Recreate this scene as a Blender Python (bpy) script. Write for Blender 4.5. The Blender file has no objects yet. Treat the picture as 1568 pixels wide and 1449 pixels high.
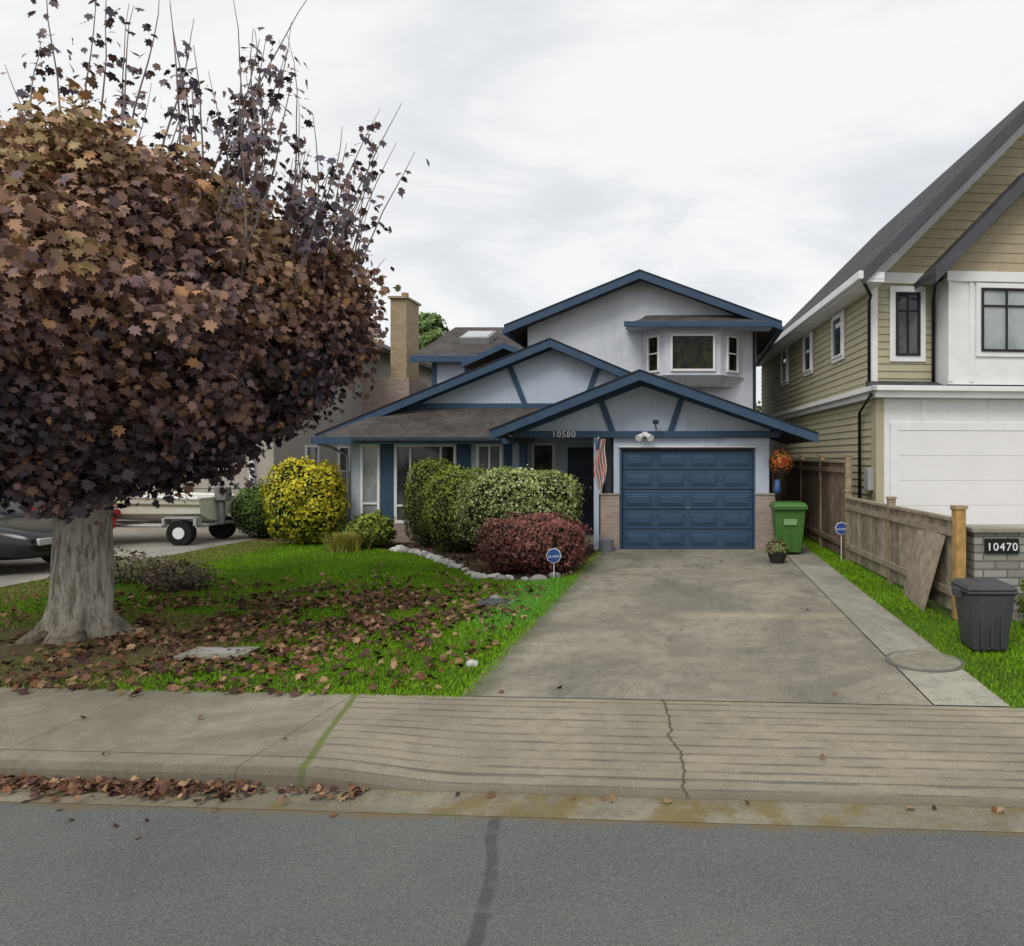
import bpy, bmesh, math, random
import numpy as np
from mathutils import Vector, Matrix, noise as mn
random.seed(4); rng=np.random.default_rng(7)
sc=bpy.context.scene
sc.view_settings.view_transform='Standard'; sc.view_settings.look='None'; sc.view_settings.exposure=0
R=math.radians
# ---------------------------------------------------------------- nodes
def nd(nt,t,ins=None,**at):
    n=nt.nodes.new(t)
    for k,v in at.items(): setattr(n,k,v)
    for k,v in (ins or {}).items():
        s=n.inputs[k]
        if isinstance(v,bpy.types.NodeSocket): nt.links.new(v,s)
        else: s.default_value=v
    return n
def c4(c): return (c[0],c[1],c[2],1)
def ma(nt,op,a,b=0.0,clamp=False):
    n=nd(nt,'ShaderNodeMath',{0:a,1:b},operation=op); n.use_clamp=clamp; return n.outputs[0]
def mix(nt,f,a,b,mode='MIX'):
    n=nd(nt,'ShaderNodeMix',data_type='RGBA',blend_type=mode)
    for i,v in ((0,f),(6,a),(7,b)):
        if isinstance(v,bpy.types.NodeSocket): nt.links.new(v,n.inputs[i])
        else: n.inputs[i].default_value=v if i==0 else c4(v)
    return n.outputs[2]
def ss(nt,v,a,b):
    n=nd(nt,'ShaderNodeMapRange',{0:v,1:a,2:b,3:0.0,4:1.0},interpolation_type='SMOOTHSTEP'); return n.outputs[0]
def nz(nt,vec,scale,detail=4,rough=.55,dist=0):
    return nd(nt,'ShaderNodeTexNoise',{'Vector':vec,'Scale':scale,'Detail':min(detail,5),'Roughness':rough,'Distortion':dist}).outputs[0]
def newmat(name):
    m=bpy.data.materials.new(name); m.use_nodes=True; nt=m.node_tree; nt.nodes.clear()
    tc=nd(nt,'ShaderNodeTexCoord').outputs['Object']
    p=nd(nt,'ShaderNodeBsdfPrincipled'); o=nd(nt,'ShaderNodeOutputMaterial')
    nt.links.new(p.outputs[0],o.inputs[0])
    return m,nt,tc,p
def fin(nt,p,col=None,rough=None,h=None,bs=.3,bd=.02,spec=None,metal=None):
    if col is not None:
        if isinstance(col,bpy.types.NodeSocket): nt.links.new(col,p.inputs['Base Color'])
        else: p.inputs['Base Color'].default_value=c4(col)
    if rough is not None:
        if isinstance(rough,bpy.types.NodeSocket): nt.links.new(rough,p.inputs['Roughness'])
        else: p.inputs['Roughness'].default_value=rough
    if h is not None:
        b=nd(nt,'ShaderNodeBump',{'Height':h,'Strength':bs,'Distance':bd}); nt.links.new(b.outputs[0],p.inputs['Normal'])
    if spec is not None: p.inputs['Specular IOR Level'].default_value=spec
    if metal is not None: p.inputs['Metallic'].default_value=metal
def M(name,c1,c2=None,scale=3,rough=.8,bs=.0,bscale=60,bd=.01,spec=.3,metal=0,stain=0.0):
    m,nt,tc,p=newmat(name); c2=c2 or tuple(x*.8 for x in c1)
    f=ss(nt,nz(nt,tc,scale,5,.65),.3,.7); col=mix(nt,f,c1,c2)
    if stain:
        mp=nd(nt,'ShaderNodeMapping',{0:tc,3:(3,3,.35)}).outputs[0]
        s=ss(nt,nz(nt,mp,1.6,5,.7),.5,.75); s=ma(nt,'MULTIPLY',s,stain)
        col=mix(nt,s,col,tuple(x*.55 for x in c1))
    h=nz(nt,tc,bscale,3,.6) if bs else None
    fin(nt,p,col,rough,h,bs,bd,spec,metal); return m
def Mattr(name,rough=.7,spec=.25,trans=0.0,var=0.25,vs=30,diff=False):
    m,nt,tc,p=newmat(name)
    a=nd(nt,'ShaderNodeVertexColor',layer_name='Col').outputs[0]
    if var:
        v=nz(nt,tc,vs,2); f=nd(nt,'ShaderNodeMapRange',{0:v,1:.25,2:.75,3:1-var,4:1+var}).outputs[0]
        g=nd(nt,'ShaderNodeCombineColor',{0:f,1:f,2:f}).outputs[0]
        a=mix(nt,1.0,a,g,'MULTIPLY')
    if diff:
        d=nd(nt,'ShaderNodeBsdfDiffuse',{'Color':a}); nt.links.new(d.outputs[0],[n for n in nt.nodes if n.type=='OUTPUT_MATERIAL'][0].inputs[0])
    else: fin(nt,p,a,rough,None,spec=spec)
    return m
# ---------------------------------------------------------------- objects
def empty(name,loc=(0,0,0),rz=0):
    e=bpy.data.objects.new(name,None); e.location=loc; e.rotation_euler=(0,0,rz); e.empty_display_size=.3
    sc.collection.objects.link(e); return e
def obj(name,me,mat=None,parent=None,loc=(0,0,0),rz=0):
    o=bpy.data.objects.new(name,me); sc.collection.objects.link(o)
    if mat: me.materials.append(mat)
    if parent: o.parent=parent
    o.location=loc; o.rotation_euler=(0,0,rz); return o
def smooth(me):
    me.polygons.foreach_set('use_smooth',[True]*len(me.polygons))
def pymesh(name,v,f):
    me=bpy.data.meshes.new(name); me.from_pydata([tuple(x) for x in v],[],f)
    bm=bmesh.new(); bm.from_mesh(me); bmesh.ops.recalc_face_normals(bm,faces=bm.faces); bm.to_mesh(me); bm.free(); return me
def bevel(o,w,seg=2):
    b=o.modifiers.new('b','BEVEL'); b.width=w; b.segments=seg; b.limit_method='ANGLE'; b.angle_limit=R(35)
BF=[(0,1,3,2),(4,6,7,5),(0,4,5,1),(2,3,7,6),(0,2,6,4),(1,5,7,3)]
def box(name,x0,x1,y0,y1,z0,z1,mat,parent=None,bev=0):
    v=[(x,y,z) for x in (x0,x1) for y in (y0,y1) for z in (z0,z1)]
    o=obj(name,pymesh(name,v,BF),mat,parent)
    if bev: bevel(o,bev)
    return o
def extY(name,pts,y0,y1,mat,parent=None,bev=0):
    n=len(pts); v=[(x,y0,z) for x,z in pts]+[(x,y1,z) for x,z in pts]
    f=[tuple(range(n)),tuple(range(2*n-1,n-1,-1))]+[(i,(i+1)%n,n+(i+1)%n,n+i) for i in range(n)]
    o=obj(name,pymesh(name,v,f),mat,parent)
    if bev: bevel(o,bev)
    return o
def beam(name,a,b,w,y0,y1,mat,parent=None,bev=.006):
    return extY(name,[a,b,(b[0],b[1]-w),(a[0],a[1]-w)],y0,y1,mat,parent,bev)
class B:
    def __init__(s): s.v=[];s.f=[];s.c=[]
    def add(s,v,f,col=(1,1,1)):
        k=len(s.v); s.v+= [tuple(x) for x in v]; s.f+=[tuple(i+k for i in q) for q in f]; s.c+=[col]*len(v)
    def box(s,x0,x1,y0,y1,z0,z1,col=(1,1,1),mt=None):
        v=[Vector((x,y,z)) for x in (x0,x1) for y in (y0,y1) for z in (z0,z1)]
        if mt: v=[mt@q for q in v]
        s.add(v,BF,col)
    def tube(s,pts,rad,n=8,col=(1,1,1),cap=True,jit=0):
        pts=[Vector(p) for p in pts]; k0=len(s.v); up=Vector((0.13,.07,1)).normalized()
        for i,p in enumerate(pts):
            t=(pts[min(i+1,len(pts)-1)]-pts[max(i-1,0)]).normalized()
            a=t.cross(Vector((1,0.1,0)) if abs(t.z)>.7 else up).normalized(); b=t.cross(a)
            for j in range(n):
                th=2*math.pi*j/n; r=rad[i]
                s.v.append(tuple(p+(a*math.cos(th)+b*math.sin(th))*r)); s.c.append(col)
        for i in range(len(pts)-1):
            for j in range(n):
                s.f.append((k0+i*n+j,k0+i*n+(j+1)%n,k0+(i+1)*n+(j+1)%n,k0+(i+1)*n+j))
        if cap:
            s.f.append(tuple(k0+j for j in range(n))[::-1]); s.f.append(tuple(k0+(len(pts)-1)*n+j for j in range(n)))
    def make(s,name,mat,parent=None,sm=False,loc=(0,0,0),rz=0):
        me=pymesh(name,s.v,s.f)
        ca=me.color_attributes.new('Col','FLOAT_COLOR','POINT')
        ca.data.foreach_set('color',np.hstack([np.array(s.c,float),np.ones((len(s.c),1))]).ravel())
        if sm: smooth(me)
        return obj(name,me,mat,parent,loc,rz)
MAPLE=np.array([(0,-.42),(.30,-.40),(.27,-.20),(.55,-.04),(.36,.08),(.42,.34),(.18,.26),(0,.62),(-.18,.26),(-.42,.34),(-.36,.08),(-.55,-.04),(-.27,-.20),(-.30,-.40)])
OVAL=np.array([(0,-.5),(.26,-.1),(.2,.25),(0,.5),(-.2,.25),(-.26,-.1)])
def leaves(name,P,Nn,T,size,col,shape,mat,parent=None,curl=.25):
    P=np.asarray(P,float); N=len(P); K=len(shape)
    Nn=Nn/np.linalg.norm(Nn,axis=1,keepdims=True)
    T=T-Nn*(T*Nn).sum(1,keepdims=True); T/= (np.linalg.norm(T,axis=1,keepdims=True)+1e-9)
    S=np.cross(T,Nn)
    cz=-(shape**2).sum(1)*curl+np.abs(shape[:,0])*curl*.6
    V=P[:,None,:]+size[:,None,None]*(S[:,None,:]*shape[None,:,0,None]+T[:,None,:]*shape[None,:,1,None]+Nn[:,None,:]*cz[None,:,None])
    me=bpy.data.meshes.new(name); me.vertices.add(N*K); me.vertices.foreach_set('co',V.ravel())
    me.loops.add(N*K); me.loops.foreach_set('vertex_index',np.arange(N*K,dtype=np.int32))
    me.polygons.add(N); me.polygons.foreach_set('loop_start',np.arange(0,N*K,K,dtype=np.int32))
    me.update(calc_edges=True); me.validate()
    ca=me.color_attributes.new('Col','FLOAT_COLOR','POINT')
    C=np.ones((N,K,4)); C[:,:,:3]=col[:,None,:]; ca.data.foreach_set('color',C.ravel())
    return obj(name,me,mat,parent)
def unit(n):
    d=rng.normal(size=(n,3)); return d/np.linalg.norm(d,axis=1,keepdims=True)
def pick(n,cols,w=None):
    i=rng.choice(len(cols),size=n,p=w); return np.array(cols)[i]*rng.uniform(.7,1.3,size=(n,1))
# ---------------------------------------------------------------- materials
leafM=Mattr('leaf_surface',.6,.3,0,0); purpleM=Mattr('maple_leaf_surface',.55,.3,0,0)
deadM=Mattr('dead_leaf_surface',.75,.2,0,.25,diff=True); grassM=Mattr('grass_blade_surface',.6,.2,0,0,diff=True)
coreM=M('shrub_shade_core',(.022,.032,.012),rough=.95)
blue=M('blue_trim_paint',(.035,.072,.13),(.045,.088,.15),4,.55,.15,40,stain=.25)
doorblue=M('garage_door_paint',(.034,.080,.145),(.028,.066,.124),1.5,.42,.05,60,spec=.4,stain=.4)
stucco=M('pale_blue_stucco',(.52,.585,.68),(.46,.525,.62),1.2,.9,.6,70,.012,stain=.3)
stuccoW=M('white_stucco',(.72,.75,.80),(.62,.655,.71),1.2,.9,1.0,38,.025,stain=.3)
white=M('white_trim_paint',(.86,.86,.86),(.78,.78,.78),3,.5,.05)
dark=M('dark_metal',(.02,.02,.024),rough=.5); blk=M('black_rubber',(.012,.012,.012),rough=.7)
def shingles(name,c1,c2,axis='x'):
    m,nt,tc,p=newmat(name); s=nd(nt,'ShaderNodeSeparateXYZ',{0:tc})
    v=nd(nt,'ShaderNodeCombineXYZ',{0:s.outputs[0 if axis=='x' else 1],1:ma(nt,'MULTIPLY',s.outputs[2],2.2)}).outputs[0]
    b=nd(nt,'ShaderNodeTexBrick',{'Vector':v,'Color1':c4(c1),'Color2':c4(c2),'Mortar':c4(tuple(x*.45 for x in c1)),'Scale':3.2,'Mortar Size':.012,'Brick Width':.6,'Row Height':.45,'Bias':0})
    n=ss(nt,nz(nt,tc,2.0,5,.7),.35,.75); col=mix(nt,n,b.outputs[0],tuple(x*1.5 for x in c2))
    g=nz(nt,tc,140,2); h=ma(nt,'ADD',ma(nt,'MULTIPLY',b.outputs[1],-1.0),ma(nt,'MULTIPLY',g,.5))
    fin(nt,p,col,.92,h,.5,.015,.15); return m
roofM=shingles('asphalt_shingles',(.056,.049,.045),(.080,.071,.066)); roofN=shingles('neighbour_shingles',(.05,.05,.055),(.075,.076,.08))
def brickmat(name,c1,c2,mo,sc_=1.0):
    m,nt,tc,p=newmat(name); s=nd(nt,'ShaderNodeSeparateXYZ',{0:tc})
    v=nd(nt,'ShaderNodeCombineXYZ',{0:ma(nt,'ADD',s.outputs[0],s.outputs[1]),1:s.outputs[2]}).outputs[0]
    b=nd(nt,'ShaderNodeTexBrick',{'Vector':v,'Color1':c4(c1),'Color2':c4(c2),'Mortar':c4(mo),'Scale':sc_,'Mortar Size':.008,'Brick Width':.22,'Row Height':.075})
    n=nz(nt,tc,9,5); col=mix(nt,ma(nt,'MULTIPLY',n,.5),b.outputs[0],tuple(x*.6 for x in c1))
    fin(nt,p,col,.9,ma(nt,'ADD',ma(nt,'MULTIPLY',b.outputs[1],-1),ma(nt,'MULTIPLY',n,.4)),.6,.012,.2); return m
brick=brickmat('pink_brick',(.36,.26,.22),(.46,.36,.31),(.45,.42,.38)); tanbrick=brickmat('tan_brick',(.36,.27,.16),(.48,.38,.23),(.36,.32,.26))
stoneM=brickmat('grey_ledge_stone',(.26,.25,.22),(.46,.44,.40),(.14,.14,.13),.75)
def concrete(name,base,kind=''):
    m,nt,tc,p=newmat(name); s=nd(nt,'ShaderNodeSeparateXYZ',{0:tc}); x,y=s.outputs[0],s.outputs[1]
    big=ss(nt,nz(nt,tc,.55,5,.7,.8),.34,.66); mid=nz(nt,tc,4,5,.85); fine=nz(nt,tc,110,2,.8)
    d=tuple(k*.62 for k in base); l=tuple(k*1.15 for k in base)
    col=mix(nt,big,d,l); col=mix(nt,ma(nt,'MULTIPLY',ss(nt,mid,.42,.68),.6),col,tuple(k*.48 for k in base))
    col=mix(nt,ma(nt,'MULTIPLY',ss(nt,fine,.52,.68),.6),col,tuple(k*.38 for k in base))
    col=mix(nt,ma(nt,'MULTIPLY',ss(nt,fine,.48,.28),.5),col,tuple(min(1,k*1.8) for k in base))
    h=ma(nt,'ADD',fine,mid)
    wob=ma(nt,'MULTIPLY',ma(nt,'SUBTRACT',nz(nt,tc,3,4),.5),.06)
    if kind=='walk':
        fr=ma(nt,'FRACT',ma(nt,'DIVIDE',ma(nt,'ADD',y,ma(nt,'MULTIPLY',wob,.35)),.118))
        ln=ss(nt,ma(nt,'ABSOLUTE',ma(nt,'SUBTRACT',fr,.5)),.20,.03)
        sk=ma(nt,'ADD',x,ma(nt,'MULTIPLY',ma(nt,'SUBTRACT',y,4.3),.29))
        ap=ss(nt,sk,-2.69,-2.64)
        br=ss(nt,nz(nt,nd(nt,'ShaderNodeMapping',{0:tc,3:(1.2,6,1)}).outputs[0],1.6,5,.7),.36,.60)
        ln=ma(nt,'MULTIPLY',ma(nt,'MULTIPLY',ln,ap),br)
        col=mix(nt,ma(nt,'MULTIPLY',ap,.3),col,(.33,.285,.19))
        col=mix(nt,ma(nt,'MULTIPLY',ln,.6),col,tuple(k*.28 for k in base)); h=ma(nt,'SUBTRACT',h,ma(nt,'MULTIPLY',ln,2))
        jx=ma(nt,'ABSOLUTE',ma(nt,'SUBTRACT',ma(nt,'FRACT',ma(nt,'DIVIDE',ma(nt,'ADD',x,102.9),1.75)),.5))
        j=ma(nt,'MULTIPLY',ma(nt,'MULTIPLY',ss(nt,jx,.496,.4995),.7),ma(nt,'SUBTRACT',1.0,ap))
        jd=ss(nt,ma(nt,'ABSOLUTE',ma(nt,'ADD',sk,ma(nt,'ADD',2.70,ma(nt,'MULTIPLY',wob,.8)))),.04,.01)
        col=mix(nt,ma(nt,'MULTIPLY',jd,.85),col,(.13,.16,.03))
        ky=ss(nt,ma(nt,'ABSOLUTE',ma(nt,'SUBTRACT',ma(nt,'ADD',y,ma(nt,'MULTIPLY',wob,.15)),4.56)),.012,.003)
        j=ma(nt,'MAXIMUM',j,ma(nt,'MULTIPLY',ky,.6))
        cw=ma(nt,'MULTIPLY',ma(nt,'SUBTRACT',nz(nt,nd(nt,'ShaderNodeCombineXYZ',{1:y}).outputs[0],2.4,3),.5),.3)
        ck=ss(nt,ma(nt,'ABSOLUTE',ma(nt,'ADD',ma(nt,'ADD',x,ma(nt,'MULTIPLY',ma(nt,'SUBTRACT',y,5.0),.2)),ma(nt,'ADD',.40,cw))),.014,.004)
        j=ma(nt,'MAXIMUM',j,ma(nt,'MULTIPLY',ck,.8))
        col=mix(nt,j,col,(.06,.06,.04)); h=ma(nt,'SUBTRACT',h,ma(nt,'MULTIPLY',j,2))
        kf=ss(nt,ma(nt,'ADD',y,ma(nt,'MULTIPLY',wob,.6)),4.43,4.38); col=mix(nt,ma(nt,'MULTIPLY',kf,.55),col,(.10,.09,.065))
    if kind=='drive':
        jy=ma(nt,'ABSOLUTE',ma(nt,'SUBTRACT',ma(nt,'ADD',y,ma(nt,'MULTIPLY',wob,3)),8.9))
        pt=ma(nt,'MULTIPLY',ss(nt,jy,.28,.0),ss(nt,ma(nt,'ADD',x,ma(nt,'MULTIPLY',wob,14)),-.5,.5)); col=mix(nt,ma(nt,'MULTIPLY',pt,.35),col,(.5,.44,.33))
        c2=ss(nt,ma(nt,'ABSOLUTE',ma(nt,'SUBTRACT',ma(nt,'ADD',y,ma(nt,'MULTIPLY',wob,.7)),12.1)),.014,.004)
        col=mix(nt,ma(nt,'MULTIPLY',c2,.7),col,(.06,.06,.05))
        eg=ss(nt,ma(nt,'ADD',x,ma(nt,'MULTIPLY',wob,7)),-1.55,-1.88); col=mix(nt,ma(nt,'MULTIPLY',eg,.7),col,(.085,.095,.04))
        oil=ss(nt,nz(nt,nd(nt,'ShaderNodeMapping',{0:tc,3:(1,.4,1)}).outputs[0],1.5,5,.7),.50,.68); col=mix(nt,ma(nt,'MULTIPLY',oil,.55),col,(.115,.11,.095))
    if kind=='gutter':
        g=ss(nt,nz(nt,tc,3.2,5,.7),.45,.62); col=mix(nt,ma(nt,'MULTIPLY',g,.75),col,(.17,.13,.04))
    fin(nt,p,col,.9,h,.4,.008,.25); return m
walkM=concrete('sidewalk_concrete',(.31,.28,.215),'walk'); driveM=concrete('driveway_concrete',(.30,.275,.218),'drive')
stripM=concrete('path_concrete',(.36,.34,.28)); gutM=concrete('gutter_concrete',(.27,.245,.18),'gutter'); ndrive=concrete('neighbour_concrete',(.34,.32,.28))
m,nt,tc,p=newmat('asphalt'); f1=nz(nt,tc,120,3,.85); f2=ss(nt,nz(nt,tc,.6,4,.6),.3,.7)
col=mix(nt,f2,(.108,.111,.106),(.148,.150,.142)); col=mix(nt,ma(nt,'MULTIPLY',ss(nt,f1,.52,.66),.65),col,(.29,.28,.26)); col=mix(nt,ma(nt,'MULTIPLY',ss(nt,f1,.47,.34),.7),col,(.03,.032,.031))
s=nd(nt,'ShaderNodeSeparateXYZ',{0:tc}); x,y=s.outputs[0],s.outputs[1]
wv=ma(nt,'MULTIPLY',ma(nt,'SUBTRACT',nz(nt,nd(nt,'ShaderNodeCombineXYZ',{1:y}).outputs[0],1.6,3),.5),.14)
wv=ma(nt,'ADD',wv,ma(nt,'MULTIPLY',ma(nt,'SUBTRACT',nz(nt,tc,14,3),.5),.03))
sl=ss(nt,ma(nt,'ABSOLUTE',ma(nt,'ADD',x,ma(nt,'ADD',ma(nt,'MULTIPLY',ma(nt,'SUBTRACT',y,4.1),.25),ma(nt,'ADD',1.37,wv)))),.045,.02)
sl=ma(nt,'MULTIPLY',sl,ss(nt,nz(nt,tc,9,4),.3,.5)); col=mix(nt,ma(nt,'MULTIPLY',sl,.6),col,(.05,.051,.05))
me_=ss(nt,ma(nt,'ADD',y,ma(nt,'MULTIPLY',nz(nt,tc,4,5),.22)),4.12,4.24); col=mix(nt,ma(nt,'MULTIPLY',me_,.8),col,(.18,.13,.045))
fin(nt,p,col,.88,f1,.5,.008,.3); asphaltM=m
def soilmat(name,c1,c2,c3):
    m,nt,tc,p=newmat(name); a=ss(nt,nz(nt,tc,1.3,5,.65),.35,.65); col=mix(nt,a,c1,c2)
    b=ss(nt,nz(nt,tc,28,4,.7),.5,.66); col=mix(nt,ma(nt,'MULTIPLY',b,.7),col,c3); fin(nt,p,col,.95,nz(nt,tc,60,3,.7),.9,.03,.1); return m
lawnM=soilmat('lawn_ground',(.065,.12,.014),(.085,.16,.018),(.05,.06,.018)); soilM=soilmat('bed_soil',(.06,.045,.03),(.10,.08,.05),(.16,.12,.08)); earthM=soilmat('ground_earth',(.06,.08,.025),(.09,.085,.045),(.04,.04,.02))
sideFlat=M('olive_siding_boards',(.46,.43,.285),(.40,.375,.245),2,.7,.1,30); shakeM=M('tan_shake_siding',(.40,.34,.225),(.46,.395,.265),14,.8,.3,20)
def glassmat(name,c1,c2,sc_=2.5,sp=.6):
    m,nt,tc,p=newmat(name); mp=nd(nt,'ShaderNodeMapping',{0:tc,3:(1,1,.6)}).outputs[0]
    f=ss(nt,nz(nt,mp,sc_,4),.4,.6); fin(nt,p,mix(nt,f,c1,c2),.06,None,spec=sp); return m
glass=glassmat('window_glass',(.02,.025,.028),(.08,.09,.09),2.5,.5); glassL=glassmat('curtained_window_glass',(.18,.20,.20),(.34,.36,.36),1.5); glassG=glassmat('window_glass_green',(.006,.008,.006),(.025,.035,.012),6,.2)
woodM=Mattr('fence_wood_surface',.85,.15,0,.35,7)
# ---------------------------------------------------------------- world
w=bpy.data.worlds.new('World'); sc.world=w; w.use_nodes=True; nt=w.node_tree; nt.nodes.clear()
sky=nd(nt,'ShaderNodeTexSky',sky_type='NISHITA'); sky.sun_disc=False; sky.sun_elevation=R(48); sky.sun_rotation=R(200)
tc=nd(nt,'ShaderNodeTexCoord').outputs['Generated']; s=nd(nt,'ShaderNodeSeparateXYZ',{0:tc})
zz=ma(nt,'ADD',ma(nt,'MAXIMUM',s.outputs[2],0.0),.30)
v=nd(nt,'ShaderNodeCombineXYZ',{0:ma(nt,'DIVIDE',s.outputs[0],zz),1:ma(nt,'DIVIDE',s.outputs[1],zz)}).outputs[0]
v=nd(nt,'ShaderNodeMapping',{0:v,1:(.9,.3,0),3:(1.0,1.5,1)}).outputs[0]
n1=ss(nt,nz(nt,v,1.5,5,.6,.5),.33,.60)
cl=mix(nt,n1,(5.7,5.9,6.15),(7.2,7.2,7.2))
wm=ss(nt,nz(nt,v,.7,3),.45,.7); cl=mix(nt,ma(nt,'MULTIPLY',wm,.6),cl,(7.3,7.2,7.1))
cl=mix(nt,.94,sky.outputs[0],cl)
bg=nd(nt,'ShaderNodeBackground',{'Color':cl,'Strength':.135}); nt.links.new(bg.outputs[0],nd(nt,'ShaderNodeOutputWorld').inputs[0])
L=bpy.data.lights.new('sun','SUN'); L.energy=1.5; L.angle=R(25); L.color=(1,.96,.90)
lo=bpy.data.objects.new('sun',L); sc.collection.objects.link(lo); lo.rotation_euler=(R(42),0,R(-20)); lo.location=(0,-5,20)
cam=bpy.data.cameras.new('camera'); cam.sensor_width=36; cam.lens=25.26; cam.shift_x=-.174; cam.shift_y=-.0156; cam.clip_end=2000; cam.clip_start=.05
co=bpy.data.objects.new('camera',cam); sc.collection.objects.link(co); co.location=(0,0,1.97); co.rotation_euler=(R(90),0,0); sc.camera=co
# ---------------------------------------------------------------- ground
TH=math.atan(-.06)
def grid(name,xs,ys,zf,mat,rz=0):
    v=[(x,y,zf(x,y)) for y in ys for x in xs]; n=len(xs)
    f=[(j*n+i,j*n+i+1,(j+1)*n+i+1,(j+1)*n+i) for j in range(len(ys)-1) for i in range(n-1)]
    me=bpy.data.meshes.new(name); me.from_pydata(v,[],f); return obj(name,me,mat,None,rz=rz)
grid('ground',[-500,-60,-20,0,20,60,500],[-500,-60,5.78,5.79,60,500],lambda x,y:-.17 if y<5.785 else -.02,earthM,TH)
grid('asphalt_road',list(np.linspace(-80,80,41)),[-8,-4,0,4.1],lambda x,y:-.12,asphaltM,TH)
grid('concrete_gutter',list(np.linspace(-80,80,161)),[4.1,4.25,4.40],lambda x,y:-.118+(.004 if y>4.3 else 0),gutM,TH)
def sm(a,b,t):
    t=max(0,min(1,(t-a)/(b-a))); return t*t*(3-2*t)
def wz(x,y):
    drop=sm(-2.8,-1.7,x)*(1-sm(3.0,3.8,x))
    if y<4.372: return -.17
    top=-.08*drop*(1-sm(4.4,5.8,y)) 
    if y<4.38: return top-.04 if drop<.95 else -.11
    return top
xs=sorted(set([-80,-40,-20,-12]+list(np.round(np.linspace(-9,7,97),3))+[10,20,40,80]))
grid('sidewalk',xs,[4.37,4.375,4.395,4.42,4.54,4.58,4.8,5.1,5.4,5.8],wz,walkM,TH)
def ys(c,x): return c-.06*x
BX=[-10.4,-9.2,-5.8,-4.6,-3.4,-2.5,-1.9]; BY=[17.0,16.7,14.9,13.3,11.7,11.3,12.0]
def yb(x): return float(np.interp(x,BX,BY))
def strip(name,xs,lo_,hi_,z,mat,n=20):
    v=[];f=[]
    for i,x in enumerate(xs):
        for j in range(n+1):
            y=lo_(x)+(hi_(x)-lo_(x))*j/n; v.append((x,y,z+.012*mn.noise(Vector((x,y,0))) if 'lawn' in name or 'bed' in name else z))
    for i in range(len(xs)-1):
        for j in range(n): f.append((i*(n+1)+j,(i+1)*(n+1)+j,(i+1)*(n+1)+j+1,i*(n+1)+j+1))
    me=bpy.data.meshes.new(name); me.from_pydata(v,[],f); return obj(name,me,mat)
strip('front_lawn',list(np.linspace(-10.4,-1.9,35)),lambda x:ys(5.8,x),yb,.0,lawnM)
strip('planting_bed',list(np.linspace(-10.4,-1.9,35)),yb,lambda x:18.0,.0,soilM)
strip('concrete_driveway',list(np.linspace(-1.9,1.92,9)),lambda x:ys(5.8,x),lambda x:17.0 if x<-1.6 else 15.35,.006,driveM)
strip('concrete_path',list(np.linspace(1.93,2.52,4)),lambda x:ys(5.8,x),lambda x:24,.010,stripM)
strip('side_lawn',list(np.linspace(2.53,3.9,8)),lambda x:ys(5.8,x),lambda x:24,.0,lawnM)
strip('neighbour_driveway',list(np.linspace(3.91,12,8)),lambda x:ys(5.8,x),lambda x:14.8,.006,ndrive)
strip('neighbour_driveway',list(np.linspace(-24,-10.4,8)),lambda x:ys(5.8,x),lambda x:19,.006,ndrive)
# ---- grass blades
def blades(name,P,h,col):
    n=len(P); a=rng.uniform(0,6.28,n); d=np.stack([np.cos(a),np.sin(a),0*a],1)*.005*rng.uniform(.7,1.5,(n,1))
    lean=rng.normal(0,.45,(n,2)); T=np.stack([lean[:,0],lean[:,1],np.ones(n)],1)*h[:,None]
    V=np.stack([P-d,P+d,P+T],1); me=bpy.data.meshes.new(name); me.vertices.add(3*n); me.vertices.foreach_set('co',V.ravel())
    me.loops.add(3*n); me.loops.foreach_set('vertex_index',np.arange(3*n,dtype=np.int32)); me.polygons.add(n); me.polygons.foreach_set('loop_start',np.arange(0,3*n,3,dtype=np.int32))
    me.update(calc_edges=True); me.validate(); ca=me.color_attributes.new('Col','FLOAT_COLOR','POINT'); C=np.ones((n,3,4)); C[:,:,:3]=col[:,None,:]; ca.data.foreach_set('color',C.ravel())
    return obj(name,me,grassM)
pts=[];hh=[];cc=[]
def grassregion(n,x0,x1,ylo,yhi,kind):
    k=0
    while k<n:
        x=random.uniform(x0,x1); a,b=ylo(x),yhi(x); y=random.uniform(a-.03,b)
        k+=1
        q=mn.noise(Vector((x*.9,y*.9,3))); q2=mn.noise(Vector((x*4,y*4,9)))
        bare=0
        if kind=='front':
            bare=max(0,1-math.hypot((x+7.4)/3.2,(y-7.2)/2.2))*1.8+ max(0,(-x-8.2)/2.5)*.6 
            if random.random()<bare*.6+max(0,q2)*.35: continue
        t=min(1,max(0,.5+q*.8+q2*.3+random.uniform(-.25,.25)-bare*.8))
        c=np.array((.29,.24,.09))*(1-t)+np.array((.20,.33,.02))*t if bare>.2 else np.array((.14,.25,.018))*(1-t)+np.array((.22,.42,.02))*t
        pts.append((x,y,.0)); hh.append(random.uniform(.012,.042)); cc.append(c*random.uniform(.7,1.25))
grassregion(160000,-10.4,-1.84,lambda x:ys(5.8,x),yb,'front')
for i in range(9000):   # lusher strip by the driveway edge
    x=random.gauss(-2.25,.22); y=random.gauss(9.9,.9)
    if x<-1.78 and y<yb(min(x,-1.9)): pts.append((x,y,0)); hh.append(random.uniform(.03,.07)); cc.append(np.array((.16,.42,.06))*random.uniform(.7,1.3))
blades('lawn_grass',np.array(pts),np.array(hh),np.array(cc)); pts=[];hh=[];cc=[]
grassregion(16000,2.5,3.1,lambda x:ys(5.8,x),lambda x:20,'side'); grassregion(7000,3.0,4.2,lambda x:ys(5.8,x),lambda x:8.6,'side')
grassregion(1200,-1.95,-1.80,lambda x:6,lambda x:15,'side')
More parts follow.
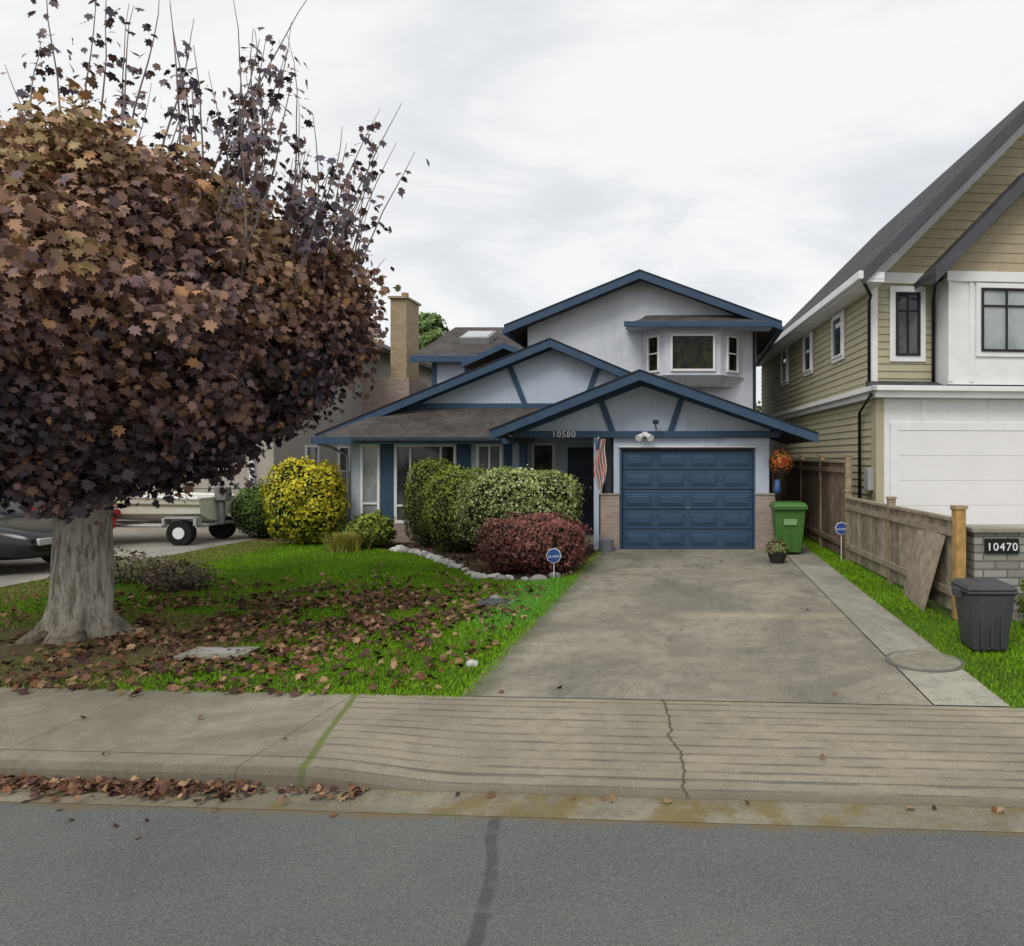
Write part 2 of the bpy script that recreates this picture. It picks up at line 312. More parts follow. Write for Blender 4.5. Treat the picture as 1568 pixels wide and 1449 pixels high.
blades('side_grass',np.array(pts),np.array(hh)*1.2,np.array(cc))
v=[(-7.0,7.4,.02)];f=[]
for i in range(48):
    a=i*math.tau/48; r=1+.25*mn.noise(Vector((math.cos(a)*1.5,math.sin(a)*1.5,3))); v.append((-7.0+2.2*r*math.cos(a),7.35+1.1*r*math.sin(a),.0085+.001*math.sin(a)))
for i in range(48): f.append((0,1+i,1+(i+1)%48))
me=bpy.data.meshes.new('soil'); me.from_pydata(v,[],f); obj('bare_soil_patch',me,soilmat('bare_soil',(.13,.10,.055),(.12,.14,.035),(.20,.15,.09)))
# ---- fallen leaves
DEADC=[(.15,.082,.052),(.22,.125,.078),(.11,.06,.05),(.32,.21,.12),(.08,.045,.045),(.19,.09,.05)]
def fallen(name,P,sz=(.06,.12)):
    n=len(P); P=np.array(P); N_=np.stack([rng.normal(0,.55,n),rng.normal(0,.55,n),np.ones(n)],1); T=unit(n); T[:,2]*=.2
    leaves(name,P,N_,T,rng.uniform(sz[0],sz[1],n),pick(n,DEADC),MAPLE,deadM,None,.8)
P=[]
while len(P)<3900:
    x=random.gauss(-4.4,1.6); y=random.gauss(8.5,1.5)
    if random.random()<.28: x=random.uniform(-9.5,-2); y=random.uniform(6.2,11)
    if -10.2<x<-1.95-random.random()*.2 and ys(5.82,x)<y<yb(x)-.6 and mn.noise(Vector((x*1.4,y*1.4,0)))+.25*mn.noise(Vector((x*4,y*4,0)))>random.uniform(-.5,.3): P.append((x,y,random.uniform(.025,.055)))
for i in range(110): 
    x=random.uniform(-7.5,-3); P.append((x,ys(5.8,x)+random.gauss(0,.07),.03))
fallen('fallen_leaves',P,(.04,.095))
P=[]
while len(P)<1900:
    x=random.uniform(-9,-2.0); c=4.365-abs(random.gauss(0,.085)); 
    if mn.noise(Vector((x*1.3,0,5)))<random.uniform(-.8,.1): continue
    if x>-2.7 and random.random()<.8: continue
    P.append((x,ys(c,x),-.107+random.uniform(0,.03)))
for i in range(14): 
    x=random.uniform(-1.8,2.6); P.append((x,ys(4.33,x),-.1))
fallen('gutter_leaf_litter',P,(.025,.065))
P=[]
for i in range(34):
    x=random.uniform(-5,3); y=random.uniform(2.5,14) if x>-1.9 else ys(random.uniform(3.6,5.7),x)
    if y<ys(4.4,x)and x>-2: continue
    z=.02 if y>ys(4.4,x) else -.11
    if ys(4.3,x)<y<ys(5.8,x) and x>-2.5: z=-.03
    P.append((x,y,z))
fallen('scattered_leaves',P,(.03,.055))
P=[(random.uniform(-10,-2),random.uniform(0,1),0) for i in range(1100)]
P=[(x,yb(x)+.1+t*3,.025) for x,t,_ in P]; fallen('bed_leaf_litter',P,(.04,.08))
# ---- slab, lids, manhole
ut=empty('utility_cover')
box('concrete_slab',-5.0,-4.36,6.95,7.3,.0,.045,stripM,ut,.008); box('steel_lid',-4.9,-4.46,7.03,7.22,.045,.052,M('weathered_lid',(.42,.42,.40),rough=.7),ut)
mt_=empty('water_meter_cover'); box('lid_frame',-2.85,-2.35,9.35,9.85,.0,.035,M('grey_iron',(.15,.16,.17),rough=.6,bs=.4),mt_,.01); box('lid',-2.78,-2.42,9.42,9.78,.035,.045,M('grey_lid',(.08,.09,.10),rough=.6),mt_,.004)
def disc(name,x,y,r,z0,z1,mat,parent,n=40):
    b=B(); b.tube([(x,y,z0),(x,y,z1)],[r,r],n); return b.make(name,mat,parent)
mh=empty('manhole_cover'); disc('frame_ring',2.25,6.9,.37,.0,.016,M('manhole_frame',(.15,.14,.12),rough=.7,bs=.3),mh); disc('lid',2.25,6.9,.33,.016,.022,M('manhole_concrete',(.29,.27,.21),(.20,.185,.14),8,.9,.5,80),mh)
# ---- rocks
b=B()
def rock(b,c,r,col):
    bm=bmesh.new(); bmesh.ops.create_icosphere(bm,subdivisions=2,radius=1); sd=random.uniform(0,99); sx,sy,sz=random.uniform(.8,1.3),random.uniform(.7,1.1),random.uniform(.5,.8)
    bm.verts.ensure_lookup_table(); idx={v:i for i,v in enumerate(bm.verts)}
    vs=[]
    for v_ in bm.verts:
        k=1+.35*mn.noise(v_.co*1.4+Vector((sd,0,0))); vs.append((c[0]+v_.co.x*r*sx*k,c[1]+v_.co.y*r*sy*k,c[2]+v_.co.z*r*sz*k))
    b.add(vs,[tuple(idx[q] for q in f_.verts) for f_ in bm.faces],col); bm.free()
x=-6.2
while x<-2.2:
    y=yb(x)+random.uniform(-.12,.12); g=random.uniform(.2,.6); rock(b,(x,y,.03),random.uniform(.05,.13),(g,g*.96,g*.9)); x+=random.uniform(.08,.22)
rock(b,(-2.05,6.75,.03),.05,(.5,.5,.47)); rock(b,(-2.7,9.9,.03),.07,(.3,.3,.3))
b.make('rock_border',Mattr('stone_surface',.9,.2,0,.3,25))
# ---------------------------------------------------------------- HOUSE
H=empty('blue_trim_house')
def slabroof(name,Lp,A,Rp,y0,y1,th,mat,parent):
    return extY(name,[Lp,A,Rp,(Rp[0],Rp[1]-th),(A[0],A[1]-th),(Lp[0],Lp[1]-th)],y0,y1,mat,parent)
def rake(pre,Lp,A,Rp,y,par,w_=.2,mat=None,t=.05):
    mat=mat or blue
    up=.03
    beam(pre+'_left',(Lp[0],Lp[1]+up),(A[0],A[1]+up),w_,y-t,y+.01,mat,par); beam(pre+'_right',(A[0],A[1]+up),(Rp[0],Rp[1]+up),w_,y-t,y+.01,mat,par)
def window(pre,x0,x1,z0,z1,y,par,g=None,fw=.05,mull=(),trans=(),fm=None,tr=0):
    fm=fm or white; g=g or glass
    if tr: 
        for a in ((x0-tr,x1+tr,z1,z1+tr),(x0-tr,x1+tr,z0-tr,z0),(x0-tr,x0,z0,z1),(x1,x1+tr,z0,z1)): box(pre+'_casing',a[0],a[1],y-.03,y,a[2],a[3],white,par,.004)
    box(pre+'_pane',x0+.01,x1-.01,y-.015,y-.004,z0+.01,z1-.01,g,par)
    for a in ((x0,x1,z1-fw,z1),(x0,x1,z0,z0+fw),(x0,x0+fw,z0+fw,z1-fw),(x1-fw,x1,z0+fw,z1-fw)): box(pre+'_frame',a[0],a[1],y-.06,y-.003,a[2],a[3],fm,par,.004)
    for q in mull: box(pre+'_mullion',q-fw*.35,q+fw*.35,y-.05,y-.016,z0+fw,z1-fw,fm,par)
    for q in trans: box(pre+'_rail',x0+fw,x1-fw,y-.048,y-.016,q-fw*.35,q+fw*.35,fm,par)
# garage wing
box('garage_pier_left',-1.63,-1.46,15.3,15.5,0,2.13,stucco,H); box('garage_pier_right',1.34,1.68,15.3,15.5,0,2.13,stucco,H)
box('garage_header',-1.63,1.68,15.3,15.5,2.13,2.5,stucco,H); box('garage_side_left',-1.63,-1.45,15.5,19.5,0,2.5,stucco,H); box('garage_side_right',1.5,1.68,15.5,22,0,2.6,stucco,H)
extY('garage_gable_wall',[(-3.62,2.5),(1.70,2.5),(1.70,2.68),(-1.02,3.6),(-3.62,2.58)],15.3,15.42,stucco,H)
gL,gA,gR=(-4.07,2.48),(-1.02,3.70),(2.60,2.42)
slabroof('garage_roof',gL,gA,gR,14.6,19.6,.11,roofM,H); rake('garage_rake_board',gL,gA,gR,14.6,H,.2)
for a_,b_ in ((gL,gA),(gA,gR)): beam('drip_edge',(a_[0],a_[1]+.05),(b_[0],b_[1]+.05),.03,14.53,14.6,dark,H,0)
box('garage_gable_beam',-3.75,1.9,15.18,15.3,2.38,2.52,blue,H,.01)
beam('gable_inner_board_left',(-3.7,2.58),(-1.02,3.62),.14,15.22,15.299,blue,H); beam('gable_inner_board_right',(-1.02,3.62),(1.9,2.63),.14,15.22,15.299,blue,H)
def strut(n_,x0,z0,x1,z1,y,w_=.13):
    extY(n_,[(x0,z0),(x0+w_,z0),(x1+w_,z1),(x1,z1)],y-.05,y-.002,blue,H,.006)
strut('gable_strut',-1.72,2.52,-1.95,3.15,15.3); strut('gable_strut',-.48,2.52,-.25,3.2,15.3)
for a in ((-1.50,-1.45,0,2.17),(1.33,1.38,0,2.17)): box('door_jamb_trim',a[0],a[1],15.27,15.299,a[2],a[3],blue,H,.004)
box('door_head_trim',-1.50,1.38,15.268,15.299,2.12,2.17,dark,H,.004); box('door_head_ledge',-1.52,1.40,15.25,15.299,2.175,2.20,white,H,.004)
b=B(); x0,x1=-1.449,1.329; rows=5; cols=4; rh=2.11/rows
for r in range(rows):
    z=r*rh+.01; b.box(x0,x1,15.36,15.40,z,z+rh-.016)
    cw=(x1-x0)/cols
    for c_ in range(cols):
        a,bb=x0+c_*cw+.07,x0+(c_+1)*cw-.07
        zz0,zz1=z+.085,z+rh-.10
        b.box(a,bb,15.340,15.362,zz0,zz1); b.box(a+.04,bb-.04,15.322,15.3405,zz0+.04,zz1-.04)
o=b.make('garage_door',doorblue,H); bevel(o,.009,2)
b=B(); b.box(-.07,-.02,15.33,15.355,.86,.91); b.make('door_handle',M('handle_grey',(.2,.2,.2)),H)
box('garage_interior_back',-1.45,1.5,15.45,15.5,0,2.13,dark,H)
box('door_bottom_seal',-1.45,1.33,15.37,15.44,0,.012,dark,H)
box('brick_veneer_left',-1.90,-1.50,15.22,15.299,0,1.16,brick,H); box('brick_cap_left',-1.91,-1.49,15.2,15.298,1.16,1.2,stripM,H,.006)
box('brick_veneer_right',1.38,1.80,15.22,15.299,0,1.16,brick,H); box('brick_cap_right',1.37,1.81,15.2,15.298,1.16,1.2,stripM,H,.006)
box('porch_post',-2.04,-1.93,15.2,15.3,0,2.38,stucco,H,.008)
# porch back
box('porch_wall',-4.0,-1.63,17.2,17.4,0,2.6,stucco,H); window('porch_window',-3.78,-3.24,1.35,2.30,17.2,H,glass,.05)
box('entry_door',-2.92,-2.05,17.13,17.199,.1,2.2,M('navy_door',(.02,.03,.05),rough=.5),H,.01); box('porch_step',-3.5,-1.64,16.2,17.1,0,.12,stripM,H,.01)
box('blue_post_porch',-3.9,-3.76,16.4,16.6,0,2.38,blue,H,.01); box('porch_ceiling',-3.9,-1.63,15.4,17.2,2.40,2.45,stucco,H)
box('porch_shade_panel',-1.70,-1.635,15.5,17.2,0,2.4,M('painted_porch_shade',(.03,.035,.05)),H)  # porch shade painted as a dark sheet over the garage side wall
# living room
box('living_room_wall',-7.83,-3.9,16.6,16.8,0,2.42,stucco,H); box('living_room_side',-7.83,-7.6,16.8,24,0,2.7,stucco,H)
window('tall_window',-7.60,-7.15,.55,2.27,16.6,H,glassL,.06,trans=(.9,))
window('picture_window',-6.82,-5.39,.45,2.27,16.6,H,glass,.065,mull=(-6.45,-5.75),trans=(.85,))
window('small_window',-4.93,-4.33,1.2,2.27,16.6,H,glassL,.06,mull=(-4.63,))
for a in ((-7.15,-6.82),(-5.39,-5.05),(-4.3,-4.1)): box('blue_panel',a[0]+.012,a[1]-.012,16.57,16.598,.45,2.36,blue,H,.004)
box('brick_base',-7.87,-5.0,16.50,16.596,0,.45,brick,H)
# skirt roof & mid gable
sv=[(-8.40,16.0,2.40),(-3.5,16.0,2.40),(-3.5,17.35,3.22),(-6.9,17.35,3.22),(-8.40,16.0,2.30),(-3.5,16.0,2.30),(-3.5,17.35,3.12),(-6.9,17.35,3.12)]
obj('skirt_roof',pymesh('skirt_roof',sv,[(0,1,2,3),(4,7,6,5),(0,4,5,1),(1,5,6,2),(2,6,7,3),(3,7,4,0)]),roofM,H)
box('skirt_fascia',-8.42,-3.9,15.94,15.998,2.26,2.42,blue,H,.006); box('skirt_soffit',-8.4,-3.9,16.0,16.6,2.27,2.30,stucco,H)
box('skirt_gutter',-7.5,-4.2,15.86,15.938,2.32,2.42,M('dark_gutter',(.04,.045,.055),rough=.5),H,.015)
mL,mA,mR=(-8.79,2.46),(-3.29,4.72),(.9,2.95)
slabroof('main_roof',mL,mA,mR,16.9,21.5,.11,roofM,H); rake('main_rake_board',mL,mA,mR,16.9,H,.2)
for a_,b_ in ((mL,mA),(mA,mR)): beam('drip_edge',(a_[0],a_[1]+.05),(b_[0],b_[1]+.05),.03,16.83,16.9,dark,H,0)
extY('main_gable_wall',[(-7.2,2.9),(-3.29,2.9),(0,2.9),(0,3.2),(-3.29,4.63),(-7.2,3.02)],17.3,17.42,stucco,H)
box('main_gable_beam',-7.0,-2.0,17.22,17.299,3.14,3.26,blue,H,.006)
beam('main_inner_board_left',(-8.0,2.78),(-3.29,4.70),.14,17.23,17.298,blue,H); beam('main_inner_board_right',(-3.29,4.70),(-.5,3.53),.14,17.23,17.298,blue,H)
strut('main_strut',-4.05,3.26,-4.4,4.15,17.3); strut('main_strut',-2.6,3.26,-2.3,4.1,17.3)
# upper storey
box('upper_wall',-4.41,1.79,19.5,27,0,5.45,stuccoW,H)
extY('upper_gable_wall',[(-4.41,5.45),(1.79,5.45),(1.79,5.64),(-1.33,6.78),(-4.41,5.5)],19.5,19.65,stuccoW,H)
uL,uA,uR=(-4.90,5.40),(-1.33,6.86),(2.42,5.50)
slabroof('upper_roof',uL,uA,uR,18.95,27.5,.11,roofM,H); rake('upper_rake_board',uL,uA,uR,18.95,H,.22)
for a_,b_ in ((uL,uA),(uA,uR)): beam('drip_edge',(a_[0],a_[1]+.05),(b_[0],b_[1]+.05),.03,18.88,18.95,dark,H,0)
box('upper_gutter_right',2.36,2.46,18.95,27.4,5.30,5.42,blue,H,.01); box('upper_gutter_left',-4.96,-4.86,18.95,27.4,5.22,5.34,blue,H,.01)
box('upper_downpipe',1.70,1.77,19.42,19.499,3.0,5.4,dark,H,.01)
# bay
def quadprism(name,p,z0,z1,mat,par,p2=None):
    p2=p2 or p; n=len(p); v=[(x,y,z0) for x,y in p]+[(x,y,z1) for x,y in p2]
    f=[tuple(range(n)),tuple(range(2*n-1,n-1,-1))]+[(i,(i+1)%n,n+(i+1)%n,n+i) for i in range(n)]
    return obj(name,pymesh(name,v,f),mat,par)
bp=[(-1.28,19.49),(-.64,18.85),(.80,18.85),(1.42,19.49)]
quadprism('bay_body',bp,4.12,5.42,stuccoW,H); quadprism('bay_base',[(-1.0,19.49),(-.55,19.1),(.7,19.1),(1.15,19.49)],3.85,4.12,stuccoW,H,[(-1.33,19.485),(-.66,18.80),(.82,18.80),(1.47,19.485)])
window('bay_window',-.52,.66,4.22,5.20,18.85,H,glassG,.06)
def angwin(x0,y0,x1,y1):
    d=Vector((x1-x0,y1-y0,0)); Ln=d.length; e=empty('bay_side_window',(x0,y0,0),math.atan2(d.y,d.x)); e.parent=H
    window('bay_side',.22,Ln-.22,4.22,5.20,0,e,glassG,.05,trans=(4.72,))
angwin(-1.28,19.49,-.64,18.85); angwin(.80,18.85,1.42,19.49)
quadprism('bay_roof',[(-1.75,19.45),(-1.62,18.5),(2.1,18.5),(2.25,19.45)],5.42,5.80,roofM,H,[(-1.2,19.45),(-1.0,19.40),(1.6,19.4),(1.8,19.45)])
box('bay_fascia',-1.70,2.17,18.44,18.498,5.32,5.46,blue,H,.006); box('bay_soffit',-1.68,2.15,18.5,19.45,5.37,5.415,stucco,H)
# rear left
box('rear_wing_wall',-7.49,-4.42,20.9,27,0,4.85,stucco,H)
rv=[(-7.95,20.5,4.84),(-4.4,20.5,4.84),(-4.4,24.3,6.36),(-7.95,24.3,6.36),(-4.4,28,4.84),(-7.95,28,4.84)]
rv2=[(x,y,z-.1) for x,y,z in rv]
obj('rear_wing_roof',pymesh('r',rv+rv2,[(0,1,2,3),(3,2,4,5),(6,9,8,7),(9,11,10,8),(0,6,7,1),(1,7,8,2),(2,8,10,4),(4,10,11,5),(5,11,9,3),(3,9,6,0)]),roofM,H)
box('rear_wing_fascia',-8.0,-4.42,20.44,20.498,4.68,4.86,blue,H,.006)
for xx in (-7.5,-6.55,-5.4): box('rear_wing_post',xx,xx+.12,20.85,20.898,3,4.7,blue,H)
e=empty('skylight',(-6.6,22.4,5.68),0); e.parent=H; e.rotation_euler=(math.atan(.4),0,0)
box('skylight_curb',-.45,.45,-.5,.5,-.08,.12,M('skylight_frame',(.3,.3,.3),rough=.4),e,.01); box('skylight_pane',-.38,.38,-.43,.43,.12,.135,M('skylight_pane',(.5,.5,.52),rough=.3,spec=.4),e)
slabroof('valley_roof',(-6.0,4.45),(-4.9,4.95),(-4.4,4.75),18.9,20.9,.1,roofM,H); rake('valley_rake',(-6.0,4.45),(-4.9,4.95),(-4.4,4.75),18.9,H,.16)
b=B(); b.tube([(-8.3,16.05,2.25),(-8.15,16.3,2.2),(-7.9,16.55,2.0),(-7.9,16.55,.1)],[.035]*4,8); b.make('downpipe',M('pipe_grey',(.3,.34,.4)),H,True)
# lights, number
b=B(); b.box(-1.0,-.9,15.12,15.18,2.40,2.5); b.tube([(-1.0,15.1,2.44),(-1.08,14.96,2.36)],[.035,.075],12); b.tube([(-.9,15.1,2.44),(-.82,14.96,2.36)],[.035,.075],12); b.make('security_floodlight',white,H,False)
b=B(); b.tube([(-.72,15.2,2.55),(-.72,15.02,2.62),(-.72,15.0,2.7)],[.015]*3,6); b.box(-.78,-.66,14.96,15.08,2.66,2.74); b.make('camera_bracket',dark,H)
def text(name,s_,x,y,z,size,mat,par,rx=R(90)):
    cu=bpy.data.curves.new(name,'FONT'); cu.body=s_; cu.size=size; cu.extrude=.008; cu.space_character=1.15; o=bpy.data.objects.new(name,cu); sc.collection.objects.link(o); cu.materials.append(mat); o.location=(x,y,z); o.rotation_euler=(rx,0,0); o.parent=par; return o
text('house_number','10580',-2.92,15.165,2.39,.18,white,H)
# windsock flag
fl=empty('hanging_flag'); b=B()
b.tube([(-1.93,15.1,2.36),(-1.93,15.1,2.40)],[.01,.01],6)
for i in range(10):
    x=-2.02+i*.026; c=(.38,.11,.09) if i%2==0 else (.5,.47,.44); 
    pr=[(x+.03*math.sin(k*.8+i*.4)+(-x-1.89)*.05*k*.6,15.08+.03*math.sin(k*.7+i*.8),2.35-k*.115) for k in range(8+(i*5)%4)]
    for k in range(len(pr)-1):
        (ax,ay,az),(bx,by,bz)=pr[k],pr[k+1]; cc_=(.05,.07,.17) if k<2 and i<4 else c
        b.add([(ax,ay,az),(ax+.025,ay,az),(bx+.025,by,bz),(bx,by,bz)],[(0,1,2,3)],cc_)
b.make('flag_cloth',Mattr('cloth_surface',.9,.1,0,.2),fl)
# hanging basket
hb=empty('hanging_flower_basket'); b=B(); b.tube([(1.9,15.05,1.62),(1.9,15.05,1.75)],[.10,.15],14); b.tube([(1.9,15.05,1.75),(1.9,15.05,2.3)],[.006,.006],5); b.make('basket_pot',dark,hb)
n=1500; d=unit(n); P=np.array((1.9,15.05,1.87))+d*np.array((.29,.2,.31))*rng.uniform(.35,1,(n,1)); leaves('basket_flowers',P,d,unit(n),rng.uniform(.03,.065,n),pick(n,[(.66,.15,.03),(.55,.05,.04),(.6,.28,.05),(.12,.13,.03)]),OVAL,leafM,hb)
b=B(); b.tube([(1.83,15.1,1.2),(1.83,15.1,1.28),(1.83,15.1,1.5)],[.06,.08,.05],12); b.make('blue_feeder',M('blue_plastic',(.05,.12,.28),rough=.4),hb,True)
# planter
pl=empty('potted_plant'); b=B(); b.tube([(1.62,13.35,0.01),(1.62,13.35,.05),(1.62,13.35,.2),(1.62,13.35,.23)],[.13,.14,.19,.2],20); b.make('pot',M('pot_black',(.03,.03,.03),rough=.6),pl)
n=600; d=unit(n); d[:,2]=abs(d[:,2]); P=np.array((1.62,13.35,.2))+d*np.array((.24,.22,.3))*rng.uniform(.3,1,(n,1)); leaves('pot_foliage',P,d,d+unit(n)*.4,rng.uniform(.05,.1,n),pick(n,[(.08,.14,.03),(.16,.16,.06),(.26,.17,.1)]),OVAL,leafM,pl)
b=B(); b.tube([(-1.75,15.0,0),(-1.75,15.0,.25)],[.13,.16],14); b.make('planter_pot',M('grey_pot',(.2,.22,.25)))
# ---------------------------------------------------------------- signs
def yardsign(x,y,z):
    e=empty('security_sign'); b=B(); b.tube([(x,y,0),(x,y,z)],[.008,.008],6); b.make('stake',white,e)
    def ring(r,y0,y1): 
        b=B(); b.tube([(x,y0,z),(x,y1,z)],[r,r],8); return b
    ring(.125,y-.02,y-.01).make('sign_border',white,e); ring(.112,y-.028,y-.0205).make('sign_face',M('sign_blue',(.04,.10,.35),rough=.4),e)
    text('sign_lettering','ALARM',x-.09,y-.03,z-.03,.052,white,e)
yardsign(-2.20,11.6,.38); yardsign(2.86,13.6,.62)
# ---------------------------------------------------------------- bins
def taper(b,cx,cy,z0,z1,a0,d0,a1,d1,col=(1,1,1)):
    v=[(cx+sx*a*.5,cy+sy*d*.5,z) for z,a,d in ((z0,a0,d0),(z1,a1,d1)) for sx,sy in ((-1,-1),(1,-1),(1,1),(-1,1))]
    b.add(v,[(3,2,1,0),(4,5,6,7),(0,1,5,4),(1,2,6,5),(2,3,7,6),(3,0,4,7)],col)
gm=M('green_bin_plastic',(.07,.19,.035),(.055,.155,.03),3,.45,spec=.4,stain=.3); gb=empty('green_wheelie_bin'); b=B()
taper(b,1.99,14.6,.06,.92,.48,.5,.62,.66); taper(b,1.99,14.58,.92,.97,.68,.74,.70,.76); taper(b,1.99,14.58,.975,1.06,.71,.78,.60,.62)
o=b.make('bin_body_and_lid',gm,gb); bevel(o,.02,3)
b=B(); b.tube([(1.7,14.98,.98),(2.28,14.98,.98)],[.018,.018],8); taper(b,1.99,14.28,.42,.75,.02,.02,.02,.02); 
for q in (-.2,0,.2): b.box(1.99+q-.015,1.99+q+.015,14.29,14.32,.15,.86)
b.make('bin_handle_ribs',gm,gb)
box('bin_label',1.86,2.12,14.262,14.268,.62,.74,M('bin_label_mark',(.25,.42,.2)),gb)
b=B(); b.tube([(1.68,14.85,.12),(1.74,14.85,.12)],[.12,.12],16); b.tube([(2.24,14.85,.12),(2.30,14.85,.12)],[.12,.12],16); b.make('bin_wheels',blk,gb)
bk=M('black_bin_plastic',(.045,.046,.052),(.065,.065,.07),3,.5,spec=.4,stain=.3); kb=empty('black_garbage_bin'); b=B()
taper(b,3.0,7.35,.03,.60,.34,.36,.46,.46); taper(b,3.0,7.35,.60,.64,.50,.50,.51,.51); taper(b,3.0,7.35,.645,.70,.52,.52,.42,.42)
o=b.make('bin_body_and_lid',bk,kb); bevel(o,.03,3)
b=B(); b.box(3.24,3.30,7.28,7.42,.55,.63); b.box(2.70,2.76,7.28,7.42,.55,.63); 
for q in (-.1,0,.1): b.box(3.0+q-.012,3.0+q+.012,7.135,7.16,.08,.5)
b.make('bin_handles',bk,kb)
# ---------------------------------------------------------------- fence
fe=empty('wooden_fence'); b=B()
def fence(x0,y0,x1,y1,h,c0=(.30,.25,.19)):
    d=Vector((x1-x0,y1-y0,0)); Ln=d.length; a=math.atan2(d.y,d.x); mt=Matrix.Translation((x0,y0,0))@Matrix.Rotation(a,4,'Z')
    q=0
    while q<Ln:
        k=random.uniform(.65,1.3); hz=h+random.uniform(-.015,.015); b.box(q,q+.135,-.01+random.uniform(-.003,.003),.01,.06,hz-.06,(c0[0]*k,c0[1]*k*random.uniform(.95,1.05),c0[2]*k),mt); q+=.142
    b.box(0,Ln,-.05,.05,h-.06,h-.02,(.32,.27,.20),mt); b.box(0,Ln,.012,.05,.25,.34,c0,mt); b.box(0,Ln,.012,.05,h-.25,h-.16,c0,mt); b.box(0,Ln,-.03,-.012,h-.15,h-.06,(.28,.23,.17),mt)
    q=0
    while q<=Ln+.05:
        b.box(q-.05,q+.05,-.065,.045,0,h+.08,(.29,.23,.15),mt); b.box(q-.065,q+.065,-.08,.06,h+.08,h+.11,(.34,.27,.19),mt); q+=Ln/max(1,round(Ln/2.4))
fence(3.28,8.84,2.98,13.6,1.24); fence(2.98,13.6,2.50,24.5,1.92,(.22,.16,.115))
b.make('fence_boards',woodM,fe); b=B()
b.box(3.22,3.34,8.70,8.82,0,1.34,(.44,.27,.10)); b.box(3.20,3.36,8.68,8.84,1.34,1.38,(.38,.28,.15)); b.make('end_post',woodM,fe)
b=B(); v=[(3.08,10.35,.0),(2.98,9.15,.0),(3.2,9.0,.98),(3.2,10.05,1.0)]; v=v+[(x-.018,y,z+.003) for x,y,z in v]
b.add(v,[(0,1,2,3),(7,6,5,4),(0,4,5,1),(1,5,6,2),(2,6,7,3),(3,7,4,0)],(.34,.28,.21)); b.make('leaning_plywood_sheet',woodM)
# stone wall
sw=empty('stone_address_wall'); box('stone_body',3.46,5.2,8.75,9.15,0,1.05,stoneM,sw,.01); box('stone_cap',3.42,5.24,8.70,9.2,1.05,1.11,stripM,sw,.012)
box('number_plate',3.58,3.99,8.715,8.749,.80,.98,blk,sw,.005); text('number_text','10470',3.595,8.712,.835,.135,white,sw)
# ---------------------------------------------------------------- RIGHT NEIGHBOUR
NR=empty('beige_siding_house',(3.7,14.6,0),R(5))
def boards(name,length,z0,z1,face,mat,par,x=0,y=0):
    b=B(); z=z0
    while z<z1-.01:
        t=min(z+.15,z1)
        if face=='-x': b.add([(x-.03,y,z),(x-.03,y+length,z),(x-.008,y+length,t),(x-.008,y,t),(x,y,z),(x,y+length,z)],[(0,1,2,3),(0,4,5,1)])
        else: b.add([(x,y-.03,z),(x+length,y-.03,z),(x+length,y-.008,t),(x,y-.008,t),(x,y,z),(x+length,y,z)],[(0,1,2,3),(0,4,5,1)])
        z=t
    return b.make(name,mat,par)
box('body',0,9.2,0,12,0,5.62,sideFlat,NR)
boards('side_siding_lower',12,0,3.12,'-x',sideFlat,NR); boards('side_siding_upper',12,3.36,5.6,'-x',sideFlat,NR)
boards('front_siding_upper',1.3,3.42,5.5,'-y',sideFlat,NR)
box('floor_band',-.14,9.3,-.62,12.1,3.14,3.34,white,NR,.01); box('band_gutter',-.24,9.3,-.72,-.62,3.26,3.36,white,NR,.01); box('band_gutter_side',-.24,-.14,-.72,12.1,3.26,3.36,white,NR,.01)
extp=[(-.14,-.64,3.34),(9.3,-.64,3.34),(9.3,0,3.52),(-.14,0,3.52)]
b=B(); b.add(extp,[(0,1,2,3)]); b.add([(-.14,-.64,3.34),(-.14,0,3.34),(-.14,0,3.52)],[(0,1,2)]); b.make('band_skirt_roof',roofN,NR)
box('corner_board',-.045,.10,-.045,.10,3.4,5.5,white,NR,.005); box('corner_board_lower',-.045,.12,-.345,-.05,0,3.13,sideFlat,NR,.005)
box('garage_front',0,9.2,-.32,0,0,3.13,white,NR); box('garage_frame_left',.25,.42,-.36,-.322,0,2.62,white,NR,.006); box('garage_frame_head',.25,6.1,-.362,-.322,2.5,2.66,white,NR,.006)
gd=M('white_garage_door',(.84,.83,.82),(.79,.78,.77),1,.6)
b=B()
for r in range(5): b.box(.42,5.9,-.35,-.323,r*.5+.002,r*.5+.498)
o=b.make('garage_door',gd,NR); bevel(o,.003,2)
for q in (.9,2.3,3.7): box('panel_batten',q,q+.05,-.34,-.3205,2.66,3.13,white,NR)
nL,nA,nRr=(-.42,5.55),(4.6,10.6),(9.6,5.55)
slabroof('main_roof',nL,nA,nRr,-.7,12.5,.14,roofN,NR); fgrey=M('charcoal_fascia',(.085,.088,.10),rough=.6)
beam('main_rake_left',(nL[0],nL[1]+.05),(nA[0],nA[1]+.05),.30,-.76,-.69,fgrey,NR); beam('main_rake_right',(nA[0],nA[1]+.05),(nRr[0],nRr[1]+.05),.30,-.76,-.69,fgrey,NR)
beam('main_rake_trim',(nL[0]+.3,nL[1]-.02),(nA[0],nA[1]-.32),.2,-.04,-.005,white,NR); 
def courses(name,xa0,xb0,zb,zt,y,mat):
    bb=B(); z=zb
    while z<zt:
        t=z+.19; xa=xa0+(z-zb); xb=xb0-(z-zb); xa2=xa0+(t-zb); xb2=xb0-(t-zb)
        if xb2<=xa2: break
        bb.add([(xa,y-.022,z),(xb,y-.022,z),(xb2,y-.008,t),(xa2,y-.008,t),(xa,y,z),(xb,y,z)],[(0,1,2,3),(0,4,5,1)]); z=t
    bb.make(name,mat,NR)
courses('gable_shake_courses',-.02,9.2,5.5,10,0,shakeM)
